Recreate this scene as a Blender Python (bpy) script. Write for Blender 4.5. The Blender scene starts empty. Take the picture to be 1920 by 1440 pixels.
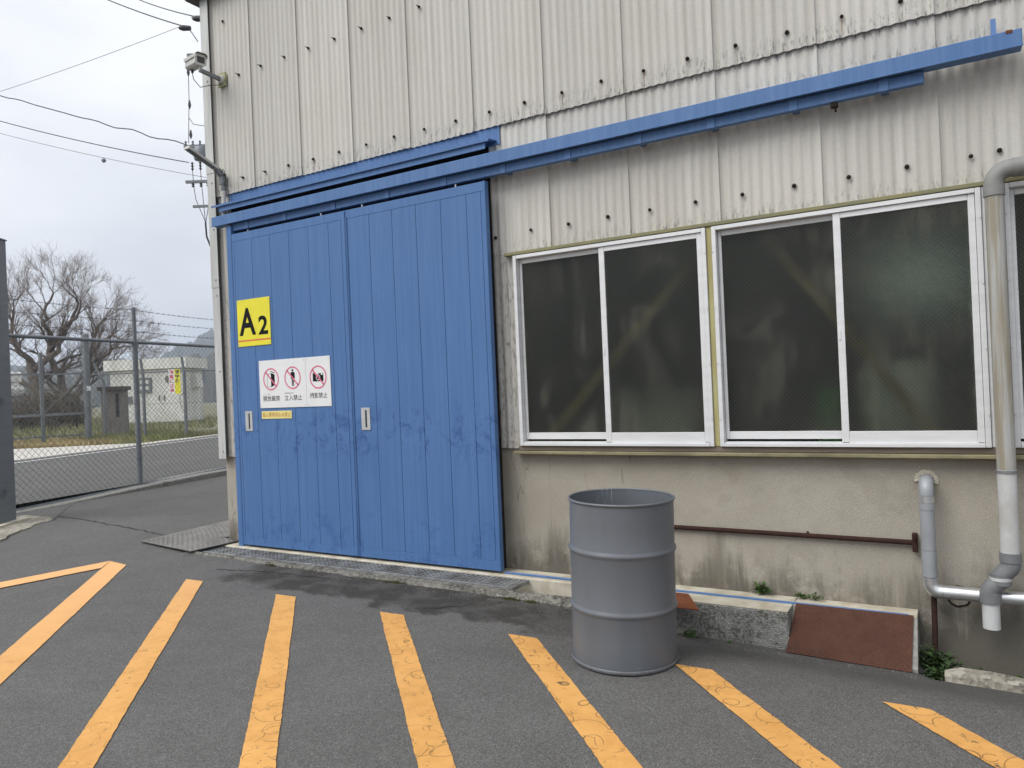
import bpy, math, random
from mathutils import Vector, Matrix
random.seed(7)
SC = bpy.context.scene
COL = SC.collection

# ------------------------------------------------------------------ camera, sky, sun, exposure
cam_d = bpy.data.cameras.new('camera'); cam = bpy.data.objects.new('camera', cam_d); COL.objects.link(cam)
cam_d.sensor_fit = 'HORIZONTAL'; cam_d.sensor_width = 36.0; cam_d.lens = 36.0 * 1389.4 / 1920.0
cam_d.clip_start = 0.05; cam_d.clip_end = 6000
_r = Vector((0.8596, 0.5092, -0.0425)); _u = Vector((0.0387, 0.0180, 0.9991)); _f = Vector((-0.5096, 0.8604, 0.0043))
_b = (-_f).normalized(); _r = (_r - _b * _r.dot(_b)).normalized(); _u = _b.cross(_r)
cam.matrix_world = Matrix(((_r.x, _u.x, _b.x, 5.722), (_r.y, _u.y, _b.y, -4.951), (_r.z, _u.z, _b.z, 1.458), (0, 0, 0, 1)))
SC.camera = cam

SUN_EL, SUN_AZ = math.radians(50), math.radians(208)        # azimuth measured from +y, clockwise: light comes from in front of the wall
W = bpy.data.worlds.new('World'); SC.world = W; W.use_nodes = True
nt = W.node_tree; nt.nodes.clear()
sky = nt.nodes.new('ShaderNodeTexSky'); sky.sky_type = 'NISHITA'; sky.sun_disc = False
sky.sun_elevation = SUN_EL; sky.sun_rotation = SUN_AZ; sky.dust_density = 3.0
bgs = nt.nodes.new('ShaderNodeBackground'); bgs.inputs['Strength'].default_value = 0.05
nt.links.new(sky.outputs[0], bgs.inputs[0])
tc = nt.nodes.new('ShaderNodeTexCoord'); mp = nt.nodes.new('ShaderNodeMapping'); mp.inputs['Scale'].default_value = (1.0, 1.0, 2.6)
nz = nt.nodes.new('ShaderNodeTexNoise'); nz.inputs['Scale'].default_value = 3.2; nz.inputs['Detail'].default_value = 6; nz.inputs['Roughness'].default_value = 0.5
rp = nt.nodes.new('ShaderNodeValToRGB'); rp.color_ramp.elements[0].position = 0.3; rp.color_ramp.elements[1].position = 0.72
rp.color_ramp.elements[0].color = (0.515, 0.535, 0.57, 1); rp.color_ramp.elements[1].color = (0.69, 0.70, 0.718, 1)
nt.links.new(tc.outputs['Generated'], mp.inputs[0]); nt.links.new(mp.outputs[0], nz.inputs['Vector']); nt.links.new(nz.outputs[0], rp.inputs[0])
bgc = nt.nodes.new('ShaderNodeBackground'); bgc.inputs['Strength'].default_value = 1.0
nt.links.new(rp.outputs[0], bgc.inputs[0])
mx = nt.nodes.new('ShaderNodeMixShader'); mx.inputs[0].default_value = 0.97        # overcast: cloud layer over the clear sky
wo = nt.nodes.new('ShaderNodeOutputWorld')
nt.links.new(bgs.outputs[0], mx.inputs[1]); nt.links.new(bgc.outputs[0], mx.inputs[2]); nt.links.new(mx.outputs[0], wo.inputs[0])

sl = bpy.data.lights.new('sun', 'SUN'); sl.energy = 1.5; sl.angle = math.radians(38); sl.color = (1.0, 0.985, 0.96)
sun = bpy.data.objects.new('sun', sl); COL.objects.link(sun)
_sd = Vector((math.sin(SUN_AZ) * math.cos(SUN_EL), math.cos(SUN_AZ) * math.cos(SUN_EL), math.sin(SUN_EL)))
sun.rotation_euler = _sd.to_track_quat('Z', 'Y').to_euler(); sun.location = (4, -8, 12)

vs = SC.view_settings; vs.view_transform = 'Standard'; vs.look = 'None'; vs.exposure = 0.80; vs.gamma = 1.0
SC.render.engine = 'CYCLES'; SC.cycles.use_denoising = True; SC.cycles.max_bounces = 8; SC.cycles.transmission_bounces = 6
SC.cycles.volume_bounces = 0; SC.cycles.caustics_reflective = False

# ------------------------------------------------------------------ material kit
class N:
    def __init__(s, name):
        s.m = bpy.data.materials.new(name); s.m.use_nodes = True; s.t = s.m.node_tree
        s.b = s.t.nodes['Principled BSDF']; s._tc = None
    def new(s, typ, **kw):
        n = s.t.nodes.new(typ)
        for k, v in kw.items(): setattr(n, k, v)
        return n
    def put(s, sock, v):
        if hasattr(v, 'is_linked') or hasattr(v, 'node'): s.t.links.new(v, sock)
        elif isinstance(v, (tuple, list)) and len(v) == 3 and sock.type == 'RGBA': sock.default_value = (*v, 1)
        else: sock.default_value = v
    def obj(s):
        if not s._tc: s._tc = s.new('ShaderNodeTexCoord')
        return s._tc.outputs['Object']
    def map(s, scale=(1, 1, 1), loc=(0, 0, 0), rot=(0, 0, 0), vec=None):
        n = s.new('ShaderNodeMapping'); n.inputs['Scale'].default_value = scale; n.inputs['Location'].default_value = loc; n.inputs['Rotation'].default_value = rot
        s.put(n.inputs[0], vec or s.obj()); return n.outputs[0]
    def noise(s, scale=5, detail=4, rough=0.55, vec=None, dist=0.0):
        n = s.new('ShaderNodeTexNoise'); n.inputs['Scale'].default_value = scale; n.inputs['Detail'].default_value = detail
        n.inputs['Roughness'].default_value = rough; n.inputs['Distortion'].default_value = dist
        s.put(n.inputs['Vector'], vec or s.obj()); return n.outputs[0]
    def voro(s, scale=5, feature='F1', vec=None, out='Distance', rnd=1.0):
        n = s.new('ShaderNodeTexVoronoi', feature=feature); n.inputs['Scale'].default_value = scale; n.inputs['Randomness'].default_value = rnd
        s.put(n.inputs['Vector'], vec or s.obj()); return n.outputs[out]
    def xyz(s):
        n = s.new('ShaderNodeSeparateXYZ'); s.put(n.inputs[0], s.obj()); return n.outputs
    def math(s, op, a, b=0.0, c=None, clamp=False):
        n = s.new('ShaderNodeMath', operation=op, use_clamp=clamp); s.put(n.inputs[0], a); s.put(n.inputs[1], b)
        if c is not None: s.put(n.inputs[2], c)
        return n.outputs[0]
    def step(s, v, a, b, lo=0.0, hi=1.0):
        n = s.new('ShaderNodeMapRange', interpolation_type='SMOOTHSTEP'); s.put(n.inputs[0], v)
        n.inputs[1].default_value = a; n.inputs[2].default_value = b; n.inputs[3].default_value = lo; n.inputs[4].default_value = hi
        return n.outputs[0]
    def mix(s, f, a, b, typ='MIX'):
        n = s.new('ShaderNodeMix', data_type='RGBA', blend_type=typ); s.put(n.inputs[0], f); s.put(n.inputs[6], a); s.put(n.inputs[7], b)
        return n.outputs[2]
    def rand(s):
        return s.new('ShaderNodeObjectInfo').outputs['Random']
    def gain(s, col, f):
        n = s.new('ShaderNodeVectorMath', operation='SCALE'); s.put(n.inputs[0], col); s.put(n.inputs[3], f); return n.outputs[0]
    def bump(s, h, strength=0.3, dist=0.01):
        n = s.new('ShaderNodeBump'); n.inputs['Strength'].default_value = strength; n.inputs['Distance'].default_value = dist
        s.put(n.inputs['Height'], h); s.put(s.b.inputs['Normal'], n.outputs[0]); return s
    def fin(s, col, rough=0.6, metal=0.0, spec=0.5):
        s.put(s.b.inputs['Base Color'], col); s.put(s.b.inputs['Roughness'], rough); s.put(s.b.inputs['Metallic'], metal)
        s.b.inputs['Specular IOR Level'].default_value = spec
        return s.m

def plain(name, c, rough=0.6, metal=0.0, var=0.15, scale=6.0, bump=0.0, c2=None, stretch=(1, 1, 1), spec=0.5, rnd=0.0):
    n = N(name); v = n.map(scale=stretch)
    a = n.noise(scale, 5, 0.6, v); c2 = c2 or tuple(x * (1 - var) for x in c)
    col = n.mix(n.step(a, 0.35, 0.68), c, c2)
    if rnd: col = n.gain(col, n.math('MULTIPLY_ADD', n.rand(), rnd, 1 - rnd / 2))
    if bump: n.bump(n.noise(scale * 9, 3, 0.6), bump, 0.004)
    return n.fin(col, rough, metal, spec)

MT = {}
# corrugated fibre-cement sheet: vertical weather streaks, lichen along the lower edges, rust runs below some bolts
n = N('slate_sheet'); X, Y, Z = n.xyz()
st = n.noise(1.0, 6, 0.65, n.map(scale=(16, 16, 0.55))); bl = n.noise(1.4, 4, 0.6); fn = n.noise(70, 3, 0.6)
col = n.mix(n.step(st, 0.32, 0.7), (0.615, 0.592, 0.545), (0.528, 0.505, 0.458))
col = n.mix(n.math('MULTIPLY', n.step(bl, 0.45, 0.75), 0.35), col, (0.53, 0.49, 0.42))
col = n.gain(col, n.math('MULTIPLY_ADD', fn, 0.22, 0.89))
col = n.gain(col, n.math('MULTIPLY_ADD', n.rand(), 0.09, 0.95))
spk = n.step(n.noise(1.0, 5, 0.75, n.map(scale=(55, 55, 13))), 0.5, 0.66)
m1 = n.math('MULTIPLY', n.step(Z, 3.68, 3.5), n.step(Z, 3.44, 3.49)); m2 = n.math('MULTIPLY', n.step(Z, 2.62, 2.5), 0.8)
m3 = n.math('MULTIPLY', n.math('MULTIPLY', n.step(Z, 3.42, 3.28), n.step(Z, 3.2, 3.26)), n.step(X, 3.9, 5.2))
mm = n.math('MAXIMUM', n.math('MAXIMUM', m1, m2), m3)
col = n.mix(n.math('MULTIPLY', n.math('MULTIPLY', mm, spk), 0.78, clamp=True), col, (0.055, 0.052, 0.045))
u = n.math('ABSOLUTE', n.math('SUBTRACT', n.math('FRACT', n.math('MULTIPLY_ADD', X, 1 / 0.3175, 0.165 / 0.3175 + 0.5)), 0.5))
run = n.math('MULTIPLY', n.step(u, 0.02, 0.005), n.math('MULTIPLY', n.step(Z, 3.45, 3.6), n.step(Z, 3.63, 3.61)))
run = n.math('MULTIPLY', run, n.step(n.noise(1.3, 1, 0.5, n.map(scale=(1.7, 0.01, 0.01))), 0.48, 0.56))
col = n.mix(n.math('MULTIPLY', run, 0.7), col, (0.22, 0.11, 0.05))
n.bump(n.math('ADD', n.math('MULTIPLY', fn, 0.6), st), 0.22, 0.004); MT['slate'] = n.fin(col, 0.9, 0, 0.25)

# blue paint of the doors: brushed, smeared by hands at grip height, scuffed near the ground
def blue(name, c1, c2, smear):
    n = N(name); X, Y, Z = n.xyz()
    st = n.noise(1.0, 5, 0.6, n.map(scale=(30, 30, 0.9))); bl = n.noise(1.6, 4, 0.6)
    col = n.mix(n.step(st, 0.3, 0.72), c1, c2); col = n.gain(col, n.math('MULTIPLY_ADD', bl, 0.2, 0.9))
    h = n.noise(120, 2, 0.5, n.map(scale=(1, 1, 0.12)))
    if smear:
        w = n.noise(3.4, 7, 0.72, n.map(scale=(1, 1, 0.8)), 1.6); w2 = n.noise(17, 5, 0.65, None, 0.9)
        band = n.math('MULTIPLY', n.step(Z, 1.42, 1.2), n.step(Z, 0.8, 1.02)); low = n.math('MULTIPLY', n.step(Z, 0.6, 0.15), 0.75)
        f = n.math('MULTIPLY', n.math('MAXIMUM', band, low), n.math('MULTIPLY', n.step(w, 0.49, 0.58), n.step(w2, 0.40, 0.56)))
        col = n.mix(n.math('MULTIPLY', f, 0.58), col, (0.02, 0.065, 0.225))
        g = n.step(n.noise(0.9, 6, 0.75, n.map(scale=(7, 7, 3))), 0.63, 0.72)
        col = n.mix(n.math('MULTIPLY', g, 0.16), col, (0.26, 0.36, 0.55))
    n.bump(n.math('ADD', st, n.math('MULTIPLY', h, 0.8)), 0.13, 0.003)
    return n.fin(col, n.math('MULTIPLY_ADD', bl, 0.25, 0.4), 0, 0.4)
MT['door_blue'] = blue('door_paint', (0.084, 0.180, 0.385), (0.068, 0.156, 0.352), True)
MT['rail_blue'] = blue('rail_paint', (0.072, 0.160, 0.352), (0.100, 0.197, 0.392), False)

# rendered concrete plinth
n = N('plinth_concrete'); X, Y, Z = n.xyz()
bl = n.noise(1.1, 6, 0.62); md = n.noise(6, 5, 0.65); gr = n.voro(190); st = n.noise(1.0, 5, 0.7, n.map(scale=(7, 7, 0.6)))
col = n.mix(n.step(bl, 0.32, 0.7), (0.405, 0.372, 0.312), (0.335, 0.302, 0.245)); col = n.gain(col, n.math('MULTIPLY_ADD', gr, 0.55, 0.78))
col = n.mix(n.math('MULTIPLY', n.step(md, 0.5, 0.75), 0.3), col, (0.29, 0.275, 0.24))
zz = n.math('ADD', Z, n.math('MULTIPLY', n.math('SUBTRACT', st, 0.5), 0.9))
dk = n.math('MULTIPLY', n.step(zz, 0.36, -0.02), n.step(md, 0.28, 0.55))
dk2 = n.math('MULTIPLY', n.step(X, 5.45, 5.7), n.step(zz, 0.2, 0.0))
col = n.mix(n.math('MULTIPLY', n.math('MAXIMUM', dk, dk2), 0.75), col, (0.06, 0.053, 0.042))
wet = n.math('MULTIPLY', n.math('MULTIPLY', n.step(n.math('ABSOLUTE', n.math('SUBTRACT', X, 4.32)), 0.09, 0.01), n.step(Z, 0.5, 0.4)), n.step(st, 0.3, 0.6))
col = n.mix(n.math('MULTIPLY', wet, 0.55), col, (0.10, 0.085, 0.065))
pat = n.math('MULTIPLY', n.step(n.noise(2.2, 3, 0.5, n.map(loc=(1.3, 0, 0.2))), 0.60, 0.63), 0.16)
col = n.mix(pat, col, (0.19, 0.165, 0.13))
wht = n.step(n.noise(13, 6, 0.8), 0.72, 0.76); col = n.mix(n.math('MULTIPLY', wht, 0.35), col, (0.6, 0.58, 0.53))
ck = n.noise(1.0, 4, 0.6, n.map(scale=(1.7, 1, 0.25), loc=(0.33, 0, 0.1))); ckm = n.step(n.math('ABSOLUTE', n.math('SUBTRACT', ck, 0.47)), 0.003, 0.0012)
col = n.mix(n.math('MULTIPLY', n.math('MULTIPLY', ckm, 0.35), n.step(X, 4.2, 3.6)), col, (0.06, 0.05, 0.04))
n.bump(n.math('ADD', n.math('MULTIPLY', gr, 0.9), md), 0.55, 0.004); MT['plinth'] = n.fin(col, 0.92, 0, 0.2)

# asphalt
def asphalt(name, k, patch):
    n = N(name); X, Y, Z = n.xyz()
    bw = n.new('ShaderNodeRGBToBW'); n.put(bw.inputs[0], n.voro(210, out='Color')); vg = bw.outputs[0]
    fn = n.noise(330, 2, 0.6); bl = n.noise(0.9, 5, 0.6); md = n.noise(4.5, 5, 0.65)
    col = n.mix(n.step(vg, 0.25, 0.9), (0.074, 0.071, 0.067), (0.143, 0.139, 0.132)); col = n.mix(n.step(fn, 0.60, 0.72), col, (0.27, 0.268, 0.26))
    fleck = n.step(n.voro(75), 0.17, 0.08); fleck = n.math('MULTIPLY', fleck, n.step(n.noise(55, 1, 0.5), 0.52, 0.6)); col = n.mix(fleck, col, (0.44, 0.435, 0.42))
    col = n.gain(col, n.math('MULTIPLY_ADD', bl, 0.5, 0.75 * k)); col = n.gain(col, n.math('MULTIPLY_ADD', md, 0.35, 0.84))
    if patch:
        e = n.math('MULTIPLY', n.math('SUBTRACT', n.noise(2.2, 5, 0.65), 0.5), 0.75)
        yy = n.math('ADD', Y, e); xx = n.math('ADD', X, e)
        old = n.math('MULTIPLY', n.step(yy, -1.02, -0.94), n.math('MULTIPLY', n.step(xx, 0.35, 0.7), n.step(xx, 4.0, 3.2)))
        col = n.mix(n.math('MULTIPLY', old, n.math('MULTIPLY_ADD', n.step(md, 0.38, 0.58), 0.40, 0.42)), col, (0.034, 0.029, 0.024))
        damp = n.math('MULTIPLY', n.step(yy, -1.25, -0.3), n.step(X, 2.9, 4.6)); col = n.mix(n.math('MULTIPLY', damp, 0.42), col, (0.04, 0.038, 0.036))
        c1 = n.noise(1.1, 6, 0.62, n.map(scale=(0.55, 1.0, 1))); cm = n.math('MULTIPLY', n.step(n.math('ABSOLUTE', n.math('SUBTRACT', c1, 0.5)), 0.0035, 0.001), n.step(bl, 0.5, 0.56))
        col = n.mix(n.math('MULTIPLY', cm, 0.0), col, (0.012, 0.011, 0.01))
        dust = n.math('MULTIPLY', n.step(n.noise(1.7, 6, 0.7, n.map(loc=(4, 1, 0))), 0.62, 0.74), 0.35); col = n.mix(dust, col, (0.2, 0.19, 0.17))
    n.bump(n.math('ADD', vg, n.math('MULTIPLY', fn, 0.7)), 0.75, 0.004)
    return n.fin(col, 0.88, 0, 0.3)
MT['asphalt'] = asphalt('yard_asphalt', 1.3, True); MT['road'] = asphalt('road_asphalt', 1.25, False)

# orange marking paint: worn edges, tyre-turn arcs, asphalt grain showing through
n = N('marking_paint'); X, Y, Z = n.xyz()
g = n.noise(260, 2, 0.6); md = n.noise(6, 6, 0.7); bl = n.noise(1.2, 3, 0.5)
col = n.mix(n.step(md, 0.35, 0.7), (0.72, 0.38, 0.115), (0.63, 0.315, 0.085)); col = n.gain(col, n.math('MULTIPLY_ADD', bl, 0.22, 0.9))
col = n.mix(n.step(X, 2.2, -1.2), col, (0.80, 0.44, 0.185))
warp = n.new('ShaderNodeVectorMath', operation='ADD'); n.put(warp.inputs[0], n.obj()); wn = n.new('ShaderNodeTexNoise'); wn.inputs['Scale'].default_value = 3.0
n.put(wn.inputs['Vector'], n.obj()); sc_ = n.new('ShaderNodeVectorMath', operation='SCALE'); n.put(sc_.inputs[0], wn.outputs['Color']); sc_.inputs[3].default_value = 0.12; n.put(warp.inputs[1], sc_.outputs[0])
def arcs(scale, r0, wd, lo):
    d = n.voro(scale, vec=warp.outputs[0]); return n.math('MULTIPLY', n.step(n.math('ABSOLUTE', n.math('SUBTRACT', d, r0)), wd, wd * 0.3), n.step(n.noise(scale * 0.9, 3, 0.6), lo, lo + 0.06))
arc = n.math('MAXIMUM', arcs(7.0, 0.36, 0.02, 0.42), n.math('MAXIMUM', arcs(5.0, 0.42, 0.014, 0.44), arcs(11.0, 0.3, 0.025, 0.55)))
right = n.math('MULTIPLY', n.step(X, 1.6, 3.4), n.step(bl, 0.3, 0.5))
col = n.mix(n.math('MULTIPLY', n.math('MULTIPLY', arc, right), 0.75), col, (0.14, 0.075, 0.03))
hole = n.math('MULTIPLY', n.step(n.noise(24, 5, 0.7), 0.635, 0.655), n.step(X, -0.5, 2.8)); hole2 = n.math('MULTIPLY', n.step(n.noise(240, 2, 0.5), 0.62, 0.70), n.step(md, 0.42, 0.62))
ch = n.math('MULTIPLY', n.step(n.noise(9, 6, 0.72, None, 0.4), 0.60, 0.63), n.math('MULTIPLY', n.step(Y, -1.55, -1.15), n.step(X, 2.6, 3.2)))
hole = n.math('MAXIMUM', hole, n.math('MULTIPLY', ch, 0.85))
col = n.mix(n.math('MAXIMUM', n.math('MULTIPLY', hole, 0.85), n.math('MULTIPLY', hole2, 0.6)), col, (0.075, 0.068, 0.058))
n.bump(n.math('ADD', g, n.math('MULTIPLY', arc, -0.6)), 0.4, 0.003); MT['orange'] = n.fin(col, 0.75, 0, 0.35)

# steel drum paint
n = N('drum_paint'); X, Y, Z = n.xyz()
bl = n.noise(2.5, 4, 0.6); fn = n.noise(60, 3, 0.6); st = n.noise(1.0, 4, 0.6, n.map(scale=(9, 9, 0.8)))
col = n.mix(n.step(st, 0.35, 0.7), (0.142, 0.153, 0.169), (0.132, 0.142, 0.157)); col = n.gain(col, n.math('MULTIPLY_ADD', bl, 0.2, 0.9))
sc2 = n.step(n.noise(30, 5, 0.8, n.map(scale=(1, 1, 0.25))), 0.735, 0.76); col = n.mix(n.math('MULTIPLY', sc2, 0.35), col, (0.3, 0.3, 0.3))
drip = n.math('MULTIPLY', n.step(n.noise(1.0, 2, 0.5, n.map(scale=(75, 75, 0.6))), 0.62, 0.68), n.math('MULTIPLY', n.step(X, 4.14, 4.02), n.math('MULTIPLY', n.step(Z, 0.66, 0.76), n.step(Y, -1.0, -0.92))))
col = n.mix(n.math('MULTIPLY', drip, 0.6), col, (0.5, 0.51, 0.52))
sc3 = n.math('MULTIPLY', n.step(n.noise(1.0, 5, 0.7, n.map(scale=(10, 10, 70))), 0.66, 0.69), n.step(n.noise(4, 3, 0.5, n.map(loc=(2, 2, 2))), 0.5, 0.58)); col = n.mix(n.math('MULTIPLY', sc3, 0.4), col, (0.25, 0.255, 0.26))
rs = n.math('MULTIPLY', n.math('MULTIPLY', n.step(Z, -0.035, -0.052), n.step(fn, 0.45, 0.6)), 0.6); col = n.mix(rs, col, (0.10, 0.055, 0.03))
mud = n.math('MULTIPLY', n.step(Z, 0.2, -0.05), n.step(bl, 0.4, 0.65)); col = n.mix(n.math('MULTIPLY', mud, 0.2), col, (0.15, 0.14, 0.12))
n.bump(n.math('ADD', bl, n.math('MULTIPLY', fn, 0.04)), 0.12, 0.02); MT['drum'] = n.fin(col, n.math('MULTIPLY_ADD', bl, 0.25, 0.27), 0, 0.45)

# rusted chequer plate
def rust(name, c1, c2, c3):
    n = N(name); a = n.noise(7, 6, 0.7); b = n.noise(45, 4, 0.7); f = n.noise(160, 2, 0.5)
    col = n.mix(n.step(a, 0.35, 0.68), c1, c2); col = n.mix(n.math('MULTIPLY', n.step(b, 0.5, 0.7), 0.5), col, c3)
    col = n.gain(col, n.math('MULTIPLY_ADD', f, 0.3, 0.85)); n.bump(n.math('ADD', b, f), 0.3, 0.002)
    return n.fin(col, 0.9, 0.0, 0.2)
MT['rust'] = rust('rusted_plate', (0.098, 0.046, 0.031), (0.078, 0.037, 0.026), (0.055, 0.027, 0.02))
MT['rust2'] = rust('rusted_fragment', (0.22, 0.075, 0.03), (0.15, 0.055, 0.028), (0.10, 0.04, 0.025))
MT['rustpipe'] = rust('rusted_pipe', (0.048, 0.023, 0.018), (0.034, 0.018, 0.014), (0.075, 0.035, 0.023))
MT['bolt'] = rust('bolt_iron', (0.035, 0.028, 0.024), (0.02, 0.017, 0.015), (0.06, 0.035, 0.02))
MT['alu'] = plain('window_aluminium', (0.77, 0.77, 0.765), 0.4, 0.15, 0.09, 3, 0.0, stretch=(1, 1, 6))
MT['alu_dark'] = plain('aluminium_shadow_gasket', (0.09, 0.09, 0.09), 0.6)
MT['mullion'] = plain('mullion_yellow_paint', (0.45, 0.42, 0.20), 0.7, 0, 0.3, 9, 0.1, c2=(0.36, 0.31, 0.13), stretch=(1, 1, 0.3))
MT['lintel'] = plain('lintel_green_paint', (0.20, 0.195, 0.115), 0.75, 0, 0.3, 5, 0.15, c2=(0.26, 0.24, 0.12), stretch=(0.7, 1, 1))
MT['sillrail'] = plain('sill_rail_paint', (0.30, 0.265, 0.15), 0.75, 0, 0.3, 7, 0.15, c2=(0.17, 0.15, 0.09), stretch=(0.5, 1, 2))
MT['sillwood'] = plain('sill_board', (0.20, 0.165, 0.13), 0.8, 0, 0.3, 5, 0.2, c2=(0.14, 0.11, 0.085), stretch=(0.4, 1, 8))
MT['trim'] = plain('corner_flashing', (0.585, 0.59, 0.565), 0.55, 0.1, 0.12, 3, 0.1, c2=(0.47, 0.47, 0.445), stretch=(4, 4, 0.5))
MT['white_paint'] = plain('white_print_board', (0.80, 0.80, 0.795), 0.4, 0, 0.05, 5)
MT['sign_yellow'] = plain('sign_yellow', (0.83, 0.74, 0.035), 0.4, 0, 0.06, 8)
MT['sticker'] = plain('sticker_yellow', (0.84, 0.72, 0.26), 0.5, 0, 0.08, 20)
MT['ink'] = plain('black_ink', (0.010, 0.010, 0.011), 0.7, 0, 0.2, 30, spec=0.15)
MT['ink_grey'] = plain('faded_ink', (0.28, 0.28, 0.29), 0.5, 0, 0.2, 30)
MT['pink'] = plain('faded_red_ink', (0.72, 0.16, 0.26), 0.5, 0, 0.12, 25)
MT['red_line'] = plain('red_stripe_ink', (0.72, 0.15, 0.06), 0.5, 0, 0.1, 25)
MT['brown_ink'] = plain('faded_brown_ink', (0.47, 0.19, 0.06), 0.5, 0, 0.15, 40)
MT['white_ink'] = plain('white_ink', (0.78, 0.78, 0.78), 0.5, 0, 0.04, 20)
MT['red_ink'] = plain('red_ink', (0.7, 0.07, 0.12), 0.5)
MT['navy_ink'] = plain('navy_ink', (0.02, 0.04, 0.10), 0.5)
MT['steel'] = plain('satin_steel', (0.60, 0.60, 0.60), 0.4, 0.35, 0.12, 12)
MT['dark'] = plain('dark_joint_shade', (0.018, 0.018, 0.018), 0.8)
MT['galv'] = plain('galvanised_steel', (0.225, 0.245, 0.265), 0.55, 0.25, 0.2, 8, 0.05, stretch=(1, 1, 0.5))
MT['galv2'] = plain('old_galvanised', (0.20, 0.215, 0.225), 0.6, 0.2, 0.2, 3)
MT['wire'] = plain('fence_wire', (0.155, 0.165, 0.17), 0.55, 0.3, 0.2, 4)
MT['glasswire'] = plain('glass_wire', (0.19, 0.19, 0.165), 0.5, 0.3, 0.2, 10)
MT['grating'] = plain('grating_steel', (0.34, 0.345, 0.345), 0.5, 0.3, 0.3, 5, 0.1, c2=(0.15, 0.145, 0.135))
MT['ledge'] = plain('ledge_paint', (0.60, 0.555, 0.45), 0.8, 0, 0.2, 7, 0.25, c2=(0.42, 0.37, 0.275))
MT['gatepost'] = plain('gate_post_paint', (0.145, 0.158, 0.178), 0.5, 0, 0.12, 3, 0.05, c2=(0.165, 0.175, 0.19), stretch=(1, 1, 5))
MT['pvc'] = plain('grey_pvc', (0.195, 0.20, 0.205), 0.5, 0, 0.15, 9, 0.05)
MT['pvc_top'] = plain('sun_bleached_pvc', (0.27, 0.27, 0.255), 0.6, 0, 0.15, 9, 0.05)
MT['pipe_wrap'] = plain('grey_insulation_jacket', (0.34, 0.355, 0.37), 0.5, 0.15, 0.1, 9, 0.05)
MT['silver'] = plain('aluminium_jacket', (0.72, 0.73, 0.74), 0.33, 0.85, 0.12, 14, 0.05, stretch=(1, 1, 6))
MT['pipe_white'] = plain('weathered_white_pvc', (0.60, 0.605, 0.60), 0.5, 0, 0.25, 5, 0.0, c2=(0.44, 0.43, 0.40), stretch=(1, 1, 0.6))
MT['hut'] = plain('hut_plaster', (0.74, 0.73, 0.69), 0.85, 0, 0.15, 1.5, 0.0, c2=(0.60, 0.59, 0.54), stretch=(1, 1, 0.4))
MT['pillar'] = plain('pillar_concrete', (0.23, 0.21, 0.185), 0.9, 0, 0.35, 4, 0.2, stretch=(2, 2, 0.4))
MT['pillar_cap'] = plain('pillar_cap_stone', (0.085, 0.065, 0.055), 0.9, 0, 0.3, 5, 0.2)
MT['bark'] = plain('bark', (0.19, 0.155, 0.13), 0.95, 0, 0.45, 5, 0.3, stretch=(1, 1, 0.3))
MT['twig'] = plain('twig', (0.27, 0.225, 0.20), 0.95, 0, 0.3, 1.2)
MT['brush'] = plain('dry_brush', (0.22, 0.18, 0.135), 0.95, 0, 0.4, 1.0)
MT['evergreen'] = plain('dull_evergreen_leaf', (0.055, 0.065, 0.035), 0.85, 0, 0.4, 1.3)
MT['grass'] = plain('verge_grass', (0.20, 0.225, 0.085), 0.9, 0, 0.3, 0.8, c2=(0.31, 0.28, 0.14))
MT['drygrass'] = plain('dry_grass', (0.55, 0.44, 0.24), 0.9, 0, 0.3, 1.0, c2=(0.32, 0.26, 0.13))
MT['earth'] = plain('earth', (0.20, 0.18, 0.115), 0.95, 0, 0.3, 0.25, c2=(0.155, 0.16, 0.085))
MT['leaf'] = plain('weed_leaf', (0.085, 0.155, 0.032), 0.6, 0, 0.4, 30, c2=(0.05, 0.10, 0.022))
MT['leafdark'] = plain('weed_leaf_dark', (0.045, 0.088, 0.022), 0.6, 0, 0.4, 30, c2=(0.028, 0.05, 0.014))
MT['stem'] = plain('weed_stem', (0.10, 0.12, 0.04), 0.8)
MT['moss'] = plain('moss', (0.06, 0.062, 0.012), 1.0, 0, 0.4, 40, 0.4)
MT['hill'] = plain('wooded_hill', (0.055, 0.062, 0.045), 1.0, 0, 0.35, 0.02, c2=(0.085, 0.08, 0.06))
MT['cable'] = plain('black_cable', (0.02, 0.02, 0.022), 0.6)
MT['thinwire'] = plain('bare_wire', (0.10, 0.105, 0.11), 0.5)
MT['porcelain'] = plain('insulator', (0.06, 0.06, 0.065), 0.35)
MT['pole'] = plain('pole_concrete', (0.32, 0.31, 0.29), 0.9)
MT['cctv'] = plain('camera_housing_paint', (0.56, 0.555, 0.52), 0.5, 0, 0.15, 14)
MT['lens'] = plain('camera_window', (0.05, 0.055, 0.058), 0.12)
MT['plateyellow'] = plain('mount_plate', (0.42, 0.42, 0.22), 0.7, 0, 0.4, 20, c2=(0.22, 0.22, 0.13))
MT['brace'] = plain('brace_yellow_paint', (0.30, 0.20, 0.055), 0.6)
MT['inside'] = plain('interior_wall', (0.20, 0.19, 0.165), 0.9)
MT['green'] = plain('green_machine_paint', (0.05, 0.22, 0.04), 0.5)
MT['roofmat'] = plain('roof_edge', (0.11, 0.10, 0.095), 0.8)
MT['hood_rust'] = MT['rust']

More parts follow.
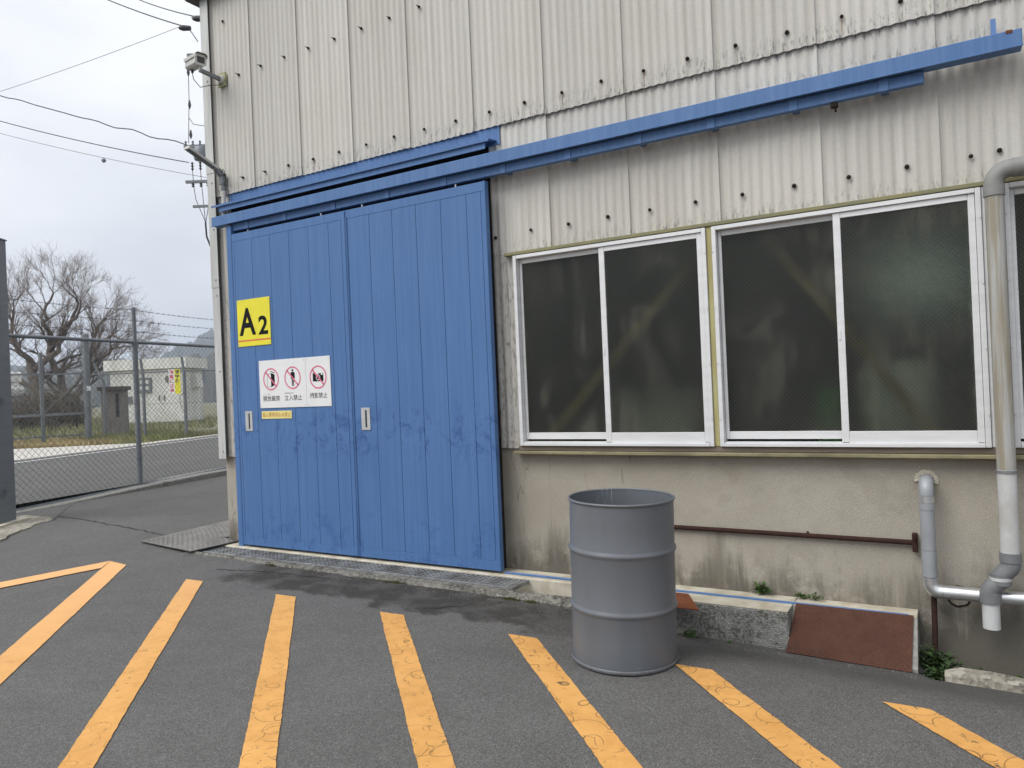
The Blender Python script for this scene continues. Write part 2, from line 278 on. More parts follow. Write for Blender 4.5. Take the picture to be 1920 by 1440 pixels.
# aggregate concrete (kerb by the grating, fence kerb, footing, stone)
def aggregate(name, c1, c2, dark, amount, scale=55):
    n = N(name); v = n.voro(scale, out='Color'); bw = n.new('ShaderNodeRGBToBW'); n.put(bw.inputs[0], v); vg = bw.outputs[0]
    a = n.noise(3.5, 6, 0.7); d = n.voro(scale)
    col = n.mix(n.step(vg, 0.3, 0.8), c1, c2); f = n.math('MULTIPLY', n.step(a, 0.62 - amount * 0.3, 0.72 - amount * 0.3), 0.85)
    sp = n.step(n.noise(38, 5, 0.75), 0.4, 0.58)
    col = n.mix(n.math('MULTIPLY', f, sp), col, dark)
    n.bump(n.math('ADD', d, n.math('MULTIPLY', a, 1.2)), 0.8, 0.008); return n.fin(col, 0.95, 0, 0.2)
MT['kerb'] = aggregate('rough_kerb_concrete', (0.15, 0.14, 0.12), (0.25, 0.235, 0.205), (0.04, 0.038, 0.03), 0.45)
MT['ledgeface'] = aggregate('mossy_ledge_face', (0.27, 0.265, 0.25), (0.36, 0.35, 0.325), (0.085, 0.085, 0.06), 0.6, 120)
MT['fencekerb'] = aggregate('fence_kerb', (0.25, 0.245, 0.225), (0.32, 0.31, 0.285), (0.10, 0.095, 0.08), 0.15, 40)
MT['footing'] = aggregate('gravelly_footing', (0.27, 0.245, 0.20), (0.40, 0.37, 0.31), (0.10, 0.09, 0.075), 0.3, 32)
MT['pale'] = aggregate('pale_apron_concrete', (0.50, 0.475, 0.43), (0.56, 0.53, 0.48), (0.42, 0.40, 0.36), 0.3, 5)

# frosted wired glass: rough refraction plus a soft sheen
n = N('frosted_wired_glass'); t = n.t
rf = n.new('ShaderNodeBsdfRefraction'); rf.inputs['Color'].default_value = (0.62, 0.655, 0.60, 1); rf.inputs['Roughness'].default_value = 0.45; rf.inputs['IOR'].default_value = 1.2
gl = n.new('ShaderNodeBsdfGlossy'); gl.inputs['Roughness'].default_value = 0.22; gl.inputs['Color'].default_value = (0.9, 0.93, 0.95, 1)
fr = n.new('ShaderNodeFresnel'); fr.inputs['IOR'].default_value = 1.22
ms = n.new('ShaderNodeMixShader'); n.put(ms.inputs[0], fr.outputs[0]); n.put(ms.inputs[1], rf.outputs[0]); n.put(ms.inputs[2], gl.outputs[0])
bp = n.new('ShaderNodeBump'); bp.inputs['Strength'].default_value = 0.12; bp.inputs['Distance'].default_value = 0.002; n.put(bp.inputs['Height'], n.noise(160, 2, 0.5))
for q in (rf, gl): n.put(q.inputs['Normal'], bp.outputs[0])
du = n.new('ShaderNodeBsdfDiffuse'); du.inputs['Color'].default_value = (0.18, 0.175, 0.14, 1)
sm = n.noise(2.3, 6, 0.68, n.map(scale=(1, 1, 0.7)), 0.8); sm2 = n.noise(1.0, 4, 0.6, n.map(scale=(14, 14, 1.2)))
Xg, Yg, Zg = n.xyz(); low = n.step(Zg, 1.3, 1.1)
df = n.math('ADD', n.math('MULTIPLY', n.math('MULTIPLY', n.step(sm, 0.46, 0.64), n.step(sm2, 0.3, 0.65)), 0.30), n.math('MULTIPLY', n.math('MULTIPLY', low, sm2), 0.07))
ms2 = n.new('ShaderNodeMixShader'); n.put(ms2.inputs[0], df); n.put(ms2.inputs[1], ms.outputs[0]); n.put(ms2.inputs[2], du.outputs[0])
n.put(t.nodes['Material Output'].inputs[0], ms2.outputs[0]); MT['glass'] = n.m

# ------------------------------------------------------------------ mesh kit
class MB:
    def __init__(s): s.v, s.f = [], []
    def add(s, vs, fs):
        o = len(s.v); s.v += [tuple(v) for v in vs]; s.f += [tuple(o + i for i in f) for f in fs]; return s
    def box(s, x0, x1, y0, y1, z0, z1, b=0.0):
        if b <= 0:
            return s.add([(x, y, z) for x in (x0, x1) for y in (y0, y1) for z in (z0, z1)],
                         [(0, 1, 3, 2), (4, 6, 7, 5), (0, 4, 5, 1), (2, 3, 7, 6), (0, 2, 6, 4), (1, 5, 7, 3)])
        c = Vector(((x0 + x1) / 2, (y0 + y1) / 2, (z0 + z1) / 2)); h = Vector(((x1 - x0) / 2, (y1 - y0) / 2, (z1 - z0) / 2))
        b = min(b, h.x * 0.9, h.y * 0.9, h.z * 0.9); idx = {}; vs = []
        for sx in (-1, 1):
            for sy in (-1, 1):
                for sz in (-1, 1):
                    for ax in range(3):
                        p = [sx * (h.x - b), sy * (h.y - b), sz * (h.z - b)]; p[ax] = (sx, sy, sz)[ax] * h[ax]
                        idx[(sx, sy, sz, ax)] = len(vs); vs.append((c.x + p[0], c.y + p[1], c.z + p[2]))
        fs = []
        for ax in range(3):
            o = [a for a in range(3) if a != ax]
            for sg in (-1, 1):
                q = []
                for (a, bb) in ((-1, -1), (1, -1), (1, 1), (-1, 1)):
                    k = [0, 0, 0]; k[ax] = sg; k[o[0]] = a; k[o[1]] = bb; q.append(idx[(*k, ax)])
                fs.append(q)
        for ax in range(3):
            o = [a for a in range(3) if a != ax]
            for a in (-1, 1):
                for bb in (-1, 1):
                    k0 = [0, 0, 0]; k1 = [0, 0, 0]; k0[ax] = -1; k1[ax] = 1
                    for k in (k0, k1): k[o[0]] = a; k[o[1]] = bb
                    fs.append([idx[(*k0, o[0])], idx[(*k1, o[0])], idx[(*k1, o[1])], idx[(*k0, o[1])]])
        for sx in (-1, 1):
            for sy in (-1, 1):
                for sz in (-1, 1): fs.append([idx[(sx, sy, sz, a)] for a in range(3)])
        # consistent outward winding
        out = []
        for f in fs:
            p = [Vector(vs[i]) for i in f]; nrm = (p[1] - p[0]).cross(p[2] - p[0]); m = sum(p, Vector()) / len(p) - c
            out.append(f if nrm.dot(m) > 0 else f[::-1])
        return s.add(vs, out)
    def tube(s, path, r, n=10, cap=True, up=None):
        P = [Vector(p) for p in path]; R = r if isinstance(r, (list, tuple)) else [r] * len(P)
        rings = []; a = None
        for i, p in enumerate(P):
            d = (P[min(i + 1, len(P) - 1)] - P[max(i - 1, 0)]).normalized()
            if a is None:
                a = d.cross(up or (Vector((0, 0, 1)) if abs(d.z) < 0.9 else Vector((1, 0, 0)))).normalized()
            else:
                a = (a - d * a.dot(d)).normalized()
            bb = d.cross(a)
            rings.append([p + (a * math.cos(2 * math.pi * k / n) + bb * math.sin(2 * math.pi * k / n)) * R[i] for k in range(n)])
        vs = [v for rg in rings for v in rg]; fs = []
        for i in range(len(P) - 1):
            for k in range(n): fs.append((i * n + k, i * n + (k + 1) % n, (i + 1) * n + (k + 1) % n, (i + 1) * n + k))
        if cap: fs.append(tuple(range(n))[::-1]); fs.append(tuple((len(P) - 1) * n + k for k in range(n)))
        return s.add(vs, fs)
    def lathe(s, prof, c=(0, 0, 0), n=32, ax=(0, 0, 1)):
        A = Vector(ax).normalized(); U = A.cross(Vector((0, 1, 0))).normalized(); V = A.cross(U); C = Vector(c); vs = []
        for (r, h) in prof:
            for k in range(n):
                t = 2 * math.pi * k / n; vs.append(C + A * h + (U * math.cos(t) + V * math.sin(t)) * r)
        fs = []
        for i in range(len(prof) - 1):
            for k in range(n): fs.append((i * n + k, i * n + (k + 1) % n, (i + 1) * n + (k + 1) % n, (i + 1) * n + k))
        return s.add(vs, fs)
    def prism(s, poly, z0, z1):
        k = len(poly); vs = [(x, y, z0) for x, y in poly] + [(x, y, z1) for x, y in poly]
        return s.add(vs, [tuple(range(k))[::-1], tuple(range(k, 2 * k))] + [(i, (i + 1) % k, k + (i + 1) % k, k + i) for i in range(k)])
    def prismx(s, poly, x0, x1):
        k = len(poly); vs = [(x0, y, z) for y, z in poly] + [(x1, y, z) for y, z in poly]
        return s.add(vs, [tuple(range(k)), tuple(range(k, 2 * k))[::-1]] + [(i, k + i, k + (i + 1) % k, (i + 1) % k) for i in range(k)])
    def bar(s, p0, p1, w, h, up=(0, 0, 1)):
        a, b = Vector(p0), Vector(p1); d = (b - a).normalized(); x = d.cross(Vector(up)).normalized() * w / 2; y = x.cross(d).normalized() * h / 2
        vs = [q + sx * x + sy * y for q in (a, b) for sx, sy in ((-1, -1), (1, -1), (1, 1), (-1, 1))]
        return s.add(vs, [(0, 1, 2, 3), (7, 6, 5, 4), (0, 4, 5, 1), (1, 5, 6, 2), (2, 6, 7, 3), (3, 7, 4, 0)])
    def mesh(s, name, mat, smooth=False):
        me = bpy.data.meshes.new(name); me.from_pydata([tuple(v) for v in s.v], [], s.f); me.update()
        if smooth:
            me.polygons.foreach_set('use_smooth', [True] * len(me.polygons))
            try: me.set_sharp_from_angle(angle=math.radians(38))
            except Exception: pass
        me.materials.append(MT[mat] if isinstance(mat, str) else mat); return me
    def build(s, name, mat, parent=None, smooth=False):
        return link(name, s.mesh(name, mat, smooth), parent)

def link(name, me, parent=None, loc=None, M=None):
    o = bpy.data.objects.new(name, me); COL.objects.link(o)
    if parent is not None:
        o.parent = parent; o.matrix_parent_inverse = Matrix.Translation(-parent_loc(parent))
    if loc is not None: o.location = loc
    if M is not None: o.matrix_basis = M
    return o
def parent_loc(p):
    return p.location.copy() if p.type == 'EMPTY' else Vector((0, 0, 0))      # parts are meshed in world coordinates
def tag(o, label, cat, group=None):
    o['label'] = label; o['category'] = cat
    if group: o['group'] = group
    return o
def thing(name, label, cat, loc, group=None):
    o = bpy.data.objects.new(name, None); o.empty_display_size = 0.1; COL.objects.link(o); o.location = loc
    return tag(o, label, cat, group)
def struct(o): o['kind'] = 'structure'; return o
def stuff(o): o['kind'] = 'stuff'; return o
def sstep(a, b, x):
    t = max(0.0, min(1.0, (x - a) / (b - a))); return t * t * (3 - 2 * t)
def arc3(c, a, b, r, n=8, t0=0.0, t1=math.pi / 2):
    c, a, b = Vector(c), Vector(a), Vector(b)
    return [c + (a * math.cos(t0 + (t1 - t0) * i / n) + b * math.sin(t0 + (t1 - t0) * i / n)) * r for i in range(n + 1)]

# ------------------------------------------------------------------ ground
def zplane(x, y):
    zx = -0.06 - 0.022 * (min(x, 9) - 4.1) if x > 3 else -0.0358 - 0.012 * (max(x, -2.5) - 3)
    return zx + 0.0166 * (max(min(y, 0), -8) + 1.11)
def zg(x, y):
    z = zplane(x, y)
    z -= 0.135 * sstep(3.35, 4.05, x) * sstep(-1.0, -0.36, y) * (1 if y < 2 else 0)
    z -= 0.11 * sstep(5.5, 5.6, x) * sstep(-0.34, -0.27, y)
    if -0.60 < x < 3.75 and y > -0.452 and y < 3: z = min(z, -0.24)
    return z
def axis(pts):
    out = []
    for a, b, st in pts:
        k = max(1, round((b - a) / st)); out += [a + (b - a) * i / k for i in range(k)]
    return out + [pts[-1][1]]
gx = axis([(-6.02, -0.605, 0.3), (-0.605, -0.595, 0.01), (-0.595, 3.3, 0.2), (3.3, 3.745, 0.1), (3.745, 3.755, 0.01), (3.755, 6.5, 0.06), (6.5, 12, 0.5), (12, 60, 8), (60, 1500, 360)])
gy = axis([(-1500, -60, 360), (-60, -8, 8), (-8, -1.5, 0.4), (-1.5, -0.46, 0.08), (-0.46, -0.448, 0.012), (-0.448, 0.3, 0.07), (0.3, 3, 0.5), (3, 12, 1.0), (12, 60, 8), (60, 1500, 360)])
g = MB()
g.add([(x, y, zg(x, y)) for x in gx for y in gy], [(i * len(gy) + j, (i + 1) * len(gy) + j, (i + 1) * len(gy) + j + 1, i * len(gy) + j + 1) for i in range(len(gx) - 1) for j in range(len(gy) - 1)])
yard = struct(g.build('asphalt_yard', 'asphalt', None, True))
# terrain beyond the fence
g = MB(); g.add([(-6.015, -1500, -0.10), (-6.015, 1500, -0.10), (-1500, 1500, -0.10), (-1500, -1500, -0.10)], [(0, 1, 2, 3)])
g.add([(-6.015, -1500, -0.10), (-6.015, 1500, -0.10), (-6.02, 1500, 0.03), (-6.02, -1500, 0.03)], [(0, 1, 2, 3)])
# raised land on the far side of the road
def edge_pt(t, off):   # along the white road line, offset to the far side
    return (-13.466 - 0.35 * t - 0.937 * off, 4.141 + 0.937 * t - 0.35 * off)
A, B = edge_pt(-400, 1.0), edge_pt(400, 1.0)
g.add([(A[0], A[1], 0.13), (B[0], B[1], 0.13), (-1400, B[1] + 300, 0.13), (-1400, A[1] - 300, 0.13), (A[0], A[1], -0.2), (B[0], B[1], -0.2)], [(0, 1, 2, 3), (0, 4, 5, 1)])
struct(g.build('field', 'earth'))
# public road beyond the fence
g = MB()
pts_near = [(-5.2 - 0.2 * t, 0.0 + t) for t in (-40, 0, 60)]; pts_far = [edge_pt(t, 1.1) for t in (-40, 0, 60)]
g.add([(x - 0.10, y, 0.14) for x, y in pts_near] + [(x, y, 0.15) for x, y in pts_far], [(0, 3, 4, 1), (1, 4, 5, 2)])
road = struct(g.build('road', 'road'))
g = MB(); a, b, c, d = edge_pt(-30, 0), edge_pt(40, 0), edge_pt(40, 0.13), edge_pt(-30, 0.13)
g.add([(*a, 0.156), (*b, 0.156), (*c, 0.156), (*d, 0.156)], [(0, 1, 2, 3)]); g.build('edge_line', 'white_paint', road)
# pale concrete apron in front of the far gate, narrowing to a kerb strip
g = MB()
g.prism([edge_pt(-8, 0.75), edge_pt(1.2, 0.72), edge_pt(6, 0.7), edge_pt(30, 0.72), edge_pt(30, 1.1), edge_pt(9, 1.2), edge_pt(6.3, 1.45), edge_pt(5.8, 3.0), edge_pt(5.25, 5.0), edge_pt(5.0, 9.0), edge_pt(-8, 9.0)], 0.0, 0.162)
struct(g.build('apron_pavement', 'pale'))

# orange hatch markings on the yard
def stripe(poly, lift=0.005, res=26):
    """quad given as two long edges (p0->p1 and q0->q1), following the ground with ragged rims"""
    p0, p1, q0, q1 = [Vector(p) for p in poly]; vs = []; k = res * 7
    for i in range(k + 1):
        t = i / k
        for w, (a, b) in enumerate(((p0, p1), (q0, q1))):
            v = a.lerp(b, t); jit = (random.random() - 0.5) * 0.0055 + 0.0015 * math.sin(i * 0.31 + 2 * w)
            d = (q0 - p0).normalized() * jit; x, y = v.x + d.x, v.y + d.y; vs.append((x, y, zg(x, y) + lift))
    return MB().add(vs, [(2 * i, 2 * i + 2, 2 * i + 3, 2 * i + 1) for i in range(k)])
for (x, L) in ((0.272, 4.4), (1.325, 4.2), (2.332, 4.0), (3.345, 3.8), (4.388, 3.5), (5.386, 3.5)):
    stripe(((x, -1.115), (x + L, -1.115 - L), (x + 0.195, -1.102), (x + 0.195 + L, -1.102 - L))).build('painted_stripe', 'orange', yard)
stripe(((-0.983, -1.001), (3.417, -5.401), (-0.695, -1.026), (3.68, -5.401))).build('painted_stripe', 'orange', yard)
stripe(((-0.983, -1.001), (-2.18, -6.0), (-0.80, -1.19), (-1.98, -6.0)), 0.008).build('border_stripe', 'orange', yard)

# open joints and cracks in the asphalt
def crack(pts, w):
    P = [Vector((*p, 0)) for p in pts]; S_ = []
    for a, b in zip(P, P[1:]):
        k = max(2, int((b - a).length / 0.05))
        for i in range(k): q = a.lerp(b, i / k); S_.append(q + Vector((random.gauss(0, 0.012), random.gauss(0, 0.012), 0)))
    S_.append(P[-1]); m = MB(); vs = []
    for i, q in enumerate(S_):
        d = (S_[min(i + 1, len(S_) - 1)] - S_[max(i - 1, 0)]).normalized(); nn = Vector((-d.y, d.x, 0)) * w * random.uniform(0.25, 0.8)
        for sg in (-1, 1): v = q + nn * sg; vs.append((v.x, v.y, zg(v.x, v.y) + 0.003))
    m.add(vs, [(2 * i, 2 * i + 1, 2 * i + 3, 2 * i + 2) for i in range(len(S_) - 1)]); m.build('crack', 'dark', yard)
crack([(-4.2, 0.244), (-3.4, 0.17), (-2.71, 0.083), (-1.49, -0.072)], 0.022)
crack([(0.25, -0.80), (0.55, -0.72), (0.95, -0.66), (1.4, -0.63)], 0.010)
crack([(2.55, -0.95), (2.75, -0.80), (2.82, -0.70)], 0.008)
crack([(-3.9, 0.02), (-4.5, 0.45), (-5.1, 0.9)], 0.012)

# ------------------------------------------------------------------ the factory building
PITCH = 0.0635; SW = 0.635
bld = thing('factory_building', 'factory building clad in beige corrugated sheets with a blue sliding door', 'building', (2.5, 4.0, 0.0))
def sheet(x0, x1, z0, z1, yb, tilt=0.012, amp=0.0060, th=0.006):
    """one corrugated sheet; its right edge laps over the next sheet"""
    m = MB(); k = max(4, round((x1 - x0) / PITCH * 8)); xs = [x0 + (x1 - x0) * i / k for i in range(k + 1)]
    def Y(x): return yb - amp * math.cos(2 * math.pi * x / PITCH) + tilt * (0.5 - (x - x0) / max(0.3, x1 - x0))
    dz = random.uniform(-0.004, 0.004); vs = []
    for x in xs:
        y = Y(x); vs += [(x, y, z0 + dz), (x, y, z1), (x, y + th, z0 + dz), (x, y + th, z1)]
    fs = []
    for i in range(k):
        a, b = 4 * i, 4 * i + 4; fs += [(a, b, b + 1, a + 1), (a + 2, a + 3, b + 3, b + 2), (a, a + 2, b + 2, b), (a + 1, b + 1, b + 3, a + 3)]
    e = 4 * k; fs += [(0, 1, 3, 2), (e, e + 2, e + 3, e + 1)]
    return m.add(vs, fs).build('siding_sheet', 'slate', bld, True)
# bolts with washers, shared mesh, axis -y
bm = MB(); bm.lathe([(0.0, 0.012), (0.006, 0.0115), (0.0105, 0.008), (0.0125, 0.002), (0.0125, -0.004)], n=10, ax=(0, -1, 0.0001)); bolt_me = bm.mesh('bolt', 'bolt', True)
bm = MB(); bm.lathe([(0.0, 0.036), (0.004, 0.036), (0.004, 0.010), (0.0095, 0.009), (0.012, 0.0), (0.012, -0.004)], n=8, ax=(0, -1, 0.0001)); hook_me = bm.mesh('bolt', 'bolt', True)
sc_m = MB(); sc_m.lathe([(0.0, 0.005), (0.005, 0.0045), (0.007, 0.001), (0.007, -0.003)], n=8, ax=(0, -1, 0.0001)); screw_me = sc_m.mesh('screw', 'steel', True)
uppers, lowers = {}, {}
for i in range(-1, 15):
    x0, x1 = i * SW, (i + 1) * SW
    if i == -1: x0 = -0.60
    uppers[i] = sheet(x0 - (0.04 if i > -1 else 0), x1 + 0.004, 3.5, 5.60, -0.004)
for i in range(4, 15):
    x0, x1 = i * SW, (i + 1) * SW
    if i == 4: x0 = 2.652
    lowers[i] = sheet(x0 - (0.04 if i > 4 else 0), x1 + 0.004, 2.5, 3.64, 0.018)
left_sheet = sheet(-0.60, -0.385, 0.875, 3.62, 0.018)
jamb_sheet = sheet(2.648, 2.852, 0.985, 2.56, 0.022)
def bolt(x, z, par, y, me=None, j=0.004):
    s_ = random.uniform(0.9, 1.1)
    link('bolt', me or bolt_me, par, M=Matrix.Translation((x + random.uniform(-j, j), y, z + random.uniform(-j, j))) @ Matrix.Diagonal((s_, s_, s_, 1)))
for k in range(0, 27):
    x = -0.165 + 0.3175 * k; i = math.floor(x / SW)
    if i > 13: break
    bolt(x, 3.622, uppers[i], -0.012, hook_me if k < 2 else bolt_me)
    bolt(x, 4.635, uppers[i], -0.012, hook_me)
    if x > 2.9: bolt(x, 2.652, lowers[i], 0.008)
bolt(-0.364, 5.215, uppers[-1], -0.012); bolt(2.688, 2.637, lowers[4], 0.014); bolt(6.0, 2.66, lowers[9], 0.008)
for z in (1.81, 1.04): link('bolt', screw_me, jamb_sheet, M=Matrix.Translation((2.757, 0.012, z)) @ Matrix.Diagonal((1.6, 1.6, 1.6, 1)))
# corner flashing in three lapped lengths
for k, (z0, z1, dy) in enumerate(((0.86, 2.63, 0.0), (2.585, 3.76, 0.004), (3.735, 5.6, 0.008))):
    m = MB(); m.box(-0.668 - dy, -0.560 + dy * 0.3, -0.030 - dy, -0.024 - dy, z0, z1, 0.002); m.box(-0.672 - dy, -0.664 - dy, -0.0235 - dy, 0.16, z0, z1, 0.002)
    c = m.build('corner_flashing', 'trim', bld)
    for z in (z0 + 0.08, (z0 + z1) / 2, z1 - 0.12): link('screw', screw_me, c, M=Matrix.Translation((-0.60, -0.032 - dy, z)) @ Matrix.Diagonal((1.5, 1.5, 1.5, 1)))
# plinth wall
m = MB(); m.box(2.64, 14, 0.05, 0.25, -0.6, 0.975); m.build('plinth_wall', 'plinth', bld)
m = MB(); m.box(-0.66, -0.40, 0.05, 0.25, -0.4, 0.90); m.build('plinth_wall', 'plinth', bld)
# side, rear, roof, floor
MB().box(-0.66, -0.60, 0.26, 8.0, -0.3, 5.55).build('side_wall', 'inside', bld)
m = MB(); m.box(-0.60, 4.7, 8.0, 8.1, -0.3, 5.55); m.box(6.0, 14, 8.0, 8.1, -0.3, 5.55); m.box(4.701, 5.999, 8.0, 8.1, -0.3, 2.45); m.box(4.701, 5.999, 8.0, 8.1, 3.3, 5.55); m.build('rear_wall', 'inside', bld)
MB().box(4.70, 6.0, 8.03, 8.04, 2.45, 3.30).build('added_glow_window', 'glass', bld)  # unseen opening and pane, added for a faint glow through the right window
MB().box(13.9, 14.0, 0.26, 8.0, -0.3, 5.55).build('side_wall', 'inside', bld)
MB().box(-0.80, 14.3, -0.12, 8.4, 5.5, 5.62, 0.01).build('roof', 'roofmat', bld)
MB().box(-0.59, 13.9, 0.055, 8.0, -0.1, 0.02).build('interior_floor', 'inside', bld)
# inner lining behind the cladding (girts): closes the wall around the window band and above the door
m = MB(); m.box(2.70, 13.9, 0.06, 0.12, 2.50, 5.5); m.box(-0.59, 2.70, 0.06, 0.12, 3.56, 5.5); m.build('wall_lining', 'inside', bld)

# sill under the windows and lintel rail over them
MB().box(2.835, 14, -0.012, 0.06, 0.968, 1.004, 0.003).build('sill_board', 'sillwood', bld)
MB().box(2.80, 14, -0.045, 0.06, 0.942, 0.966, 0.004).build('sill_rail', 'sillrail', bld)
MB().box(2.78, 14, -0.028, 0.05, 2.472, 2.497, 0.003).build('lintel_rail', 'lintel', bld)
for x in (4.352, 5.906, 7.46):
    w = 0.036 if x < 5 else 0.10
    MB().box(x, x + w, -0.016, 0.05, 1.006, 2.470, 0.003).build('mullion', 'mullion' if x < 5 else 'alu', bld)

# ------------------------------------------------------------------ windows
def window(x0, x1, xm):
    z0, z1 = 1.006, 2.466; yf = -0.03
    m = MB(); m.box(x0, x0 + 0.028, yf, 0.06, z0, z1, 0.002); m.box(x1 - 0.028, x1, yf, 0.06, z0, z1, 0.002)
    m.box(x0 + 0.029, x1 - 0.029, yf, 0.06, z1 - 0.026, z1, 0.002); m.box(x0 + 0.029, x1 - 0.029, yf - 0.004, 0.06, z0, z0 + 0.022, 0.002)
    m.box(x0 + 0.03, x1 - 0.03, yf + 0.012, 0.055, z0 + 0.0225, z0 + 0.030, 0.001)
    win = m.build('window', 'alu', bld)
    for (a, b, y, zb, lw, rw) in ((x0 + 0.030, xm + 0.012, 0.018, z0 + 0.046, 0.022, 0.03), (xm - 0.024, x1 - 0.030, -0.018, z0 + 0.0235, 0.042, 0.034)):
        zt = z1 - 0.027; t = 0.026
        s_ = MB(); s_.box(a, a + lw, y, y + t, zb, zt, 0.002); s_.box(b - rw, b, y, y + t, zb, zt, 0.002)
        bh = 0.072 if y < 0 else 0.05
        s_.box(a + lw + 0.0005, b - rw - 0.0005, y + 0.001, y + t, zb, zb + bh, 0.002); s_.box(a + lw + 0.0005, b - rw - 0.0005, y + 0.001, y + t, zt - 0.034, zt, 0.002)
        s_.build('sash', 'alu', win)
        px0, px1, pz0, pz1 = a + lw - 0.004, b - rw + 0.004, zb + bh - 0.004, zt - 0.03
        MB().box(px0, px1, y + 0.010, y + 0.016, pz0, pz1).build('pane', 'glass', win)
        # embedded wire: diagonal square mesh
        wm = MB(); st = 0.0275; yy = y + 0.0092; hw = 0.00075
        def line(xa, za, dx, dz):
            # clip the infinite line to the pane
            ts = [-1e9, 1e9]
            for p, d, lo, hi in ((xa, dx, px0 + 0.004, px1 - 0.004), (za, dz, pz0 + 0.004, pz1 - 0.004)):
                t0, t1 = sorted(((lo - p) / d, (hi - p) / d)); ts = [max(ts[0], t0), min(ts[1], t1)]
            if ts[1] - ts[0] < 0.01: return
            n_ = Vector((-dz, 0, dx)).normalized() * hw
            p, q = Vector((xa + dx * ts[0], yy, za + dz * ts[0])), Vector((xa + dx * ts[1], yy, za + dz * ts[1]))
            wm.add([p - n_, q - n_, q + n_, p + n_], [(0, 1, 2, 3)])
        k = -2.4
        while k < 2.4:
            line(px0 + k, pz0, 1.0, 1.0); line(px0 + k, pz0, -1.0, 1.0); k += st
        stuff(wm.build('glass_wire_mesh', 'glasswire', win))
    cl = MB(); cl.box(xm - 0.018, xm - 0.004, -0.022, -0.018, 1.66, 1.72, 0.002); cl.build('latch_cover', 'alu', win)
    for k in range(4):
        z = z0 + 0.18 + k * 0.37
        for x in (x0 + 0.006, x1 - 0.006): link('screw', screw_me, win, M=Matrix.Translation((x, yf - 0.001, z)) @ Matrix.Diagonal((0.6, 0.6, 0.6, 1)))
    return win
window(2.858, 4.350, 3.594); window(4.390, 5.904, 5.158); window(6.010, 7.455, 6.74)

# ------------------------------------------------------------------ steel sliding doors
DY = -0.137
def leaf(x0, x1, seams, hx, stile_l, stile_r):
    z0, z1 = 0.052, 3.05
    d = MB().box(x0, x1, DY + 0.006, -0.09, z0, z1, 0.003).build('sliding_door', 'door_blue', bld)
    MB().box(x0, x1, DY, DY + 0.0055, 2.976, z1, 0.0015).build('top_rail', 'door_blue', d)
    MB().box(x0, x1, DY, DY + 0.0055, z0, 0.128, 0.0015).build('bottom_rail', 'door_blue', d)
    MB().box(x0, stile_l - 0.0015, DY, DY + 0.0055, 0.1295, 2.9745, 0.0015).build('stile', 'door_blue', d)
    MB().box(stile_r + 0.0015, x1, DY, DY + 0.0055, 0.1295, 2.9745, 0.0015).build('stile', 'door_blue', d)
    xs = [stile_l] + seams + [stile_r]
    for a, b in zip(xs, xs[1:]):
        oy = random.uniform(0.0, 0.0012); MB().box(a + 0.0016, b - 0.0016, DY + oy, DY + 0.0055, 0.1295, 2.9745, 0.0014).build('plank', 'door_blue', d)
    # flat pull: slotted plate, flush dark patch painted as the shade of a well
    hw, hz0, hz1 = 0.049, 1.145, 1.336; y0, y1 = DY - 0.005, DY - 0.0005; m = MB()
    m.box(hx - hw, hx - 0.014, y0, y1, hz0, hz1, 0.001); m.box(hx + 0.014, hx + hw, y0, y1, hz0, hz1, 0.001)
    m.box(hx - 0.0135, hx + 0.0135, y0, y1, hz0, hz0 + 0.022, 0.001); m.box(hx - 0.0135, hx + 0.0135, y0, y1, hz1 - 0.022, hz1, 0.001)
    m.build('handle_plate', 'steel', d)
    MB().box(hx - 0.0138, hx + 0.0138, y1 - 0.0008, y1 + 0.0002, hz0 + 0.021, hz1 - 0.021).build('handle_well_shade', 'dark', d)
    MB().box(hx - 0.0145, hx - 0.006, y0 + 0.001, y1 - 0.001, hz0 + 0.022, hz1 - 0.022).build('handle_lip', 'steel', d)
    for sx in (-1, 1):
        for z in (hz0 + 0.012, hz1 - 0.012): link('screw', screw_me, d, M=Matrix.Translation((hx + sx * 0.04, y0 - 0.0005, z)) @ Matrix.Diagonal((0.6, 0.6, 0.6, 1)))
    # hangers up into the track
    for hxx in (x0 + 0.18, x1 - 0.3):
        MB().box(hxx - 0.006, hxx + 0.006, -0.092, -0.078, 3.045, 3.091).build('hanger', 'steel', d)
    return d
leftd = leaf(-0.214, 1.232, [0.063, 0.311, 0.559, 0.807, 1.055], -0.065, -0.185, 1.208)
rightd = leaf(1.238, 2.700, [1.528, 1.776, 2.026, 2.276, 2.524], 1.406, 1.282, 2.660)
m = MB(); m.box(1.222, 1.262, DY - 0.010, DY - 0.001, 0.055, 3.046, 0.003); m.build('meeting_strip', 'door_blue', leftd)
m = MB(); m.box(1.264, 1.276, DY - 0.005, DY - 0.001, 0.055, 3.0, 0.001); m.build('meeting_strip', 'door_blue', rightd)
MB().box(2.686, 2.7035, DY - 0.003, -0.088, 0.05, 3.052, 0.003).build('edge_channel', 'door_blue', rightd)
# jamb at the left of the opening
m = MB(); m.box(-0.300, -0.236, -0.128, -0.122, 0.03, 3.14, 0.002); m.box(-0.301, -0.294, -0.1215, 0.05, 0.03, 3.14, 0.001); m.box(-0.2355, -0.229, -0.128, -0.05, 0.03, 3.14, 0.001)
m.build('door_jamb', 'door_blue', bld)
MB().box(2.628, 2.640, -0.04, 0.05, 0.03, 3.3).build('door_jamb', 'bolt', bld)
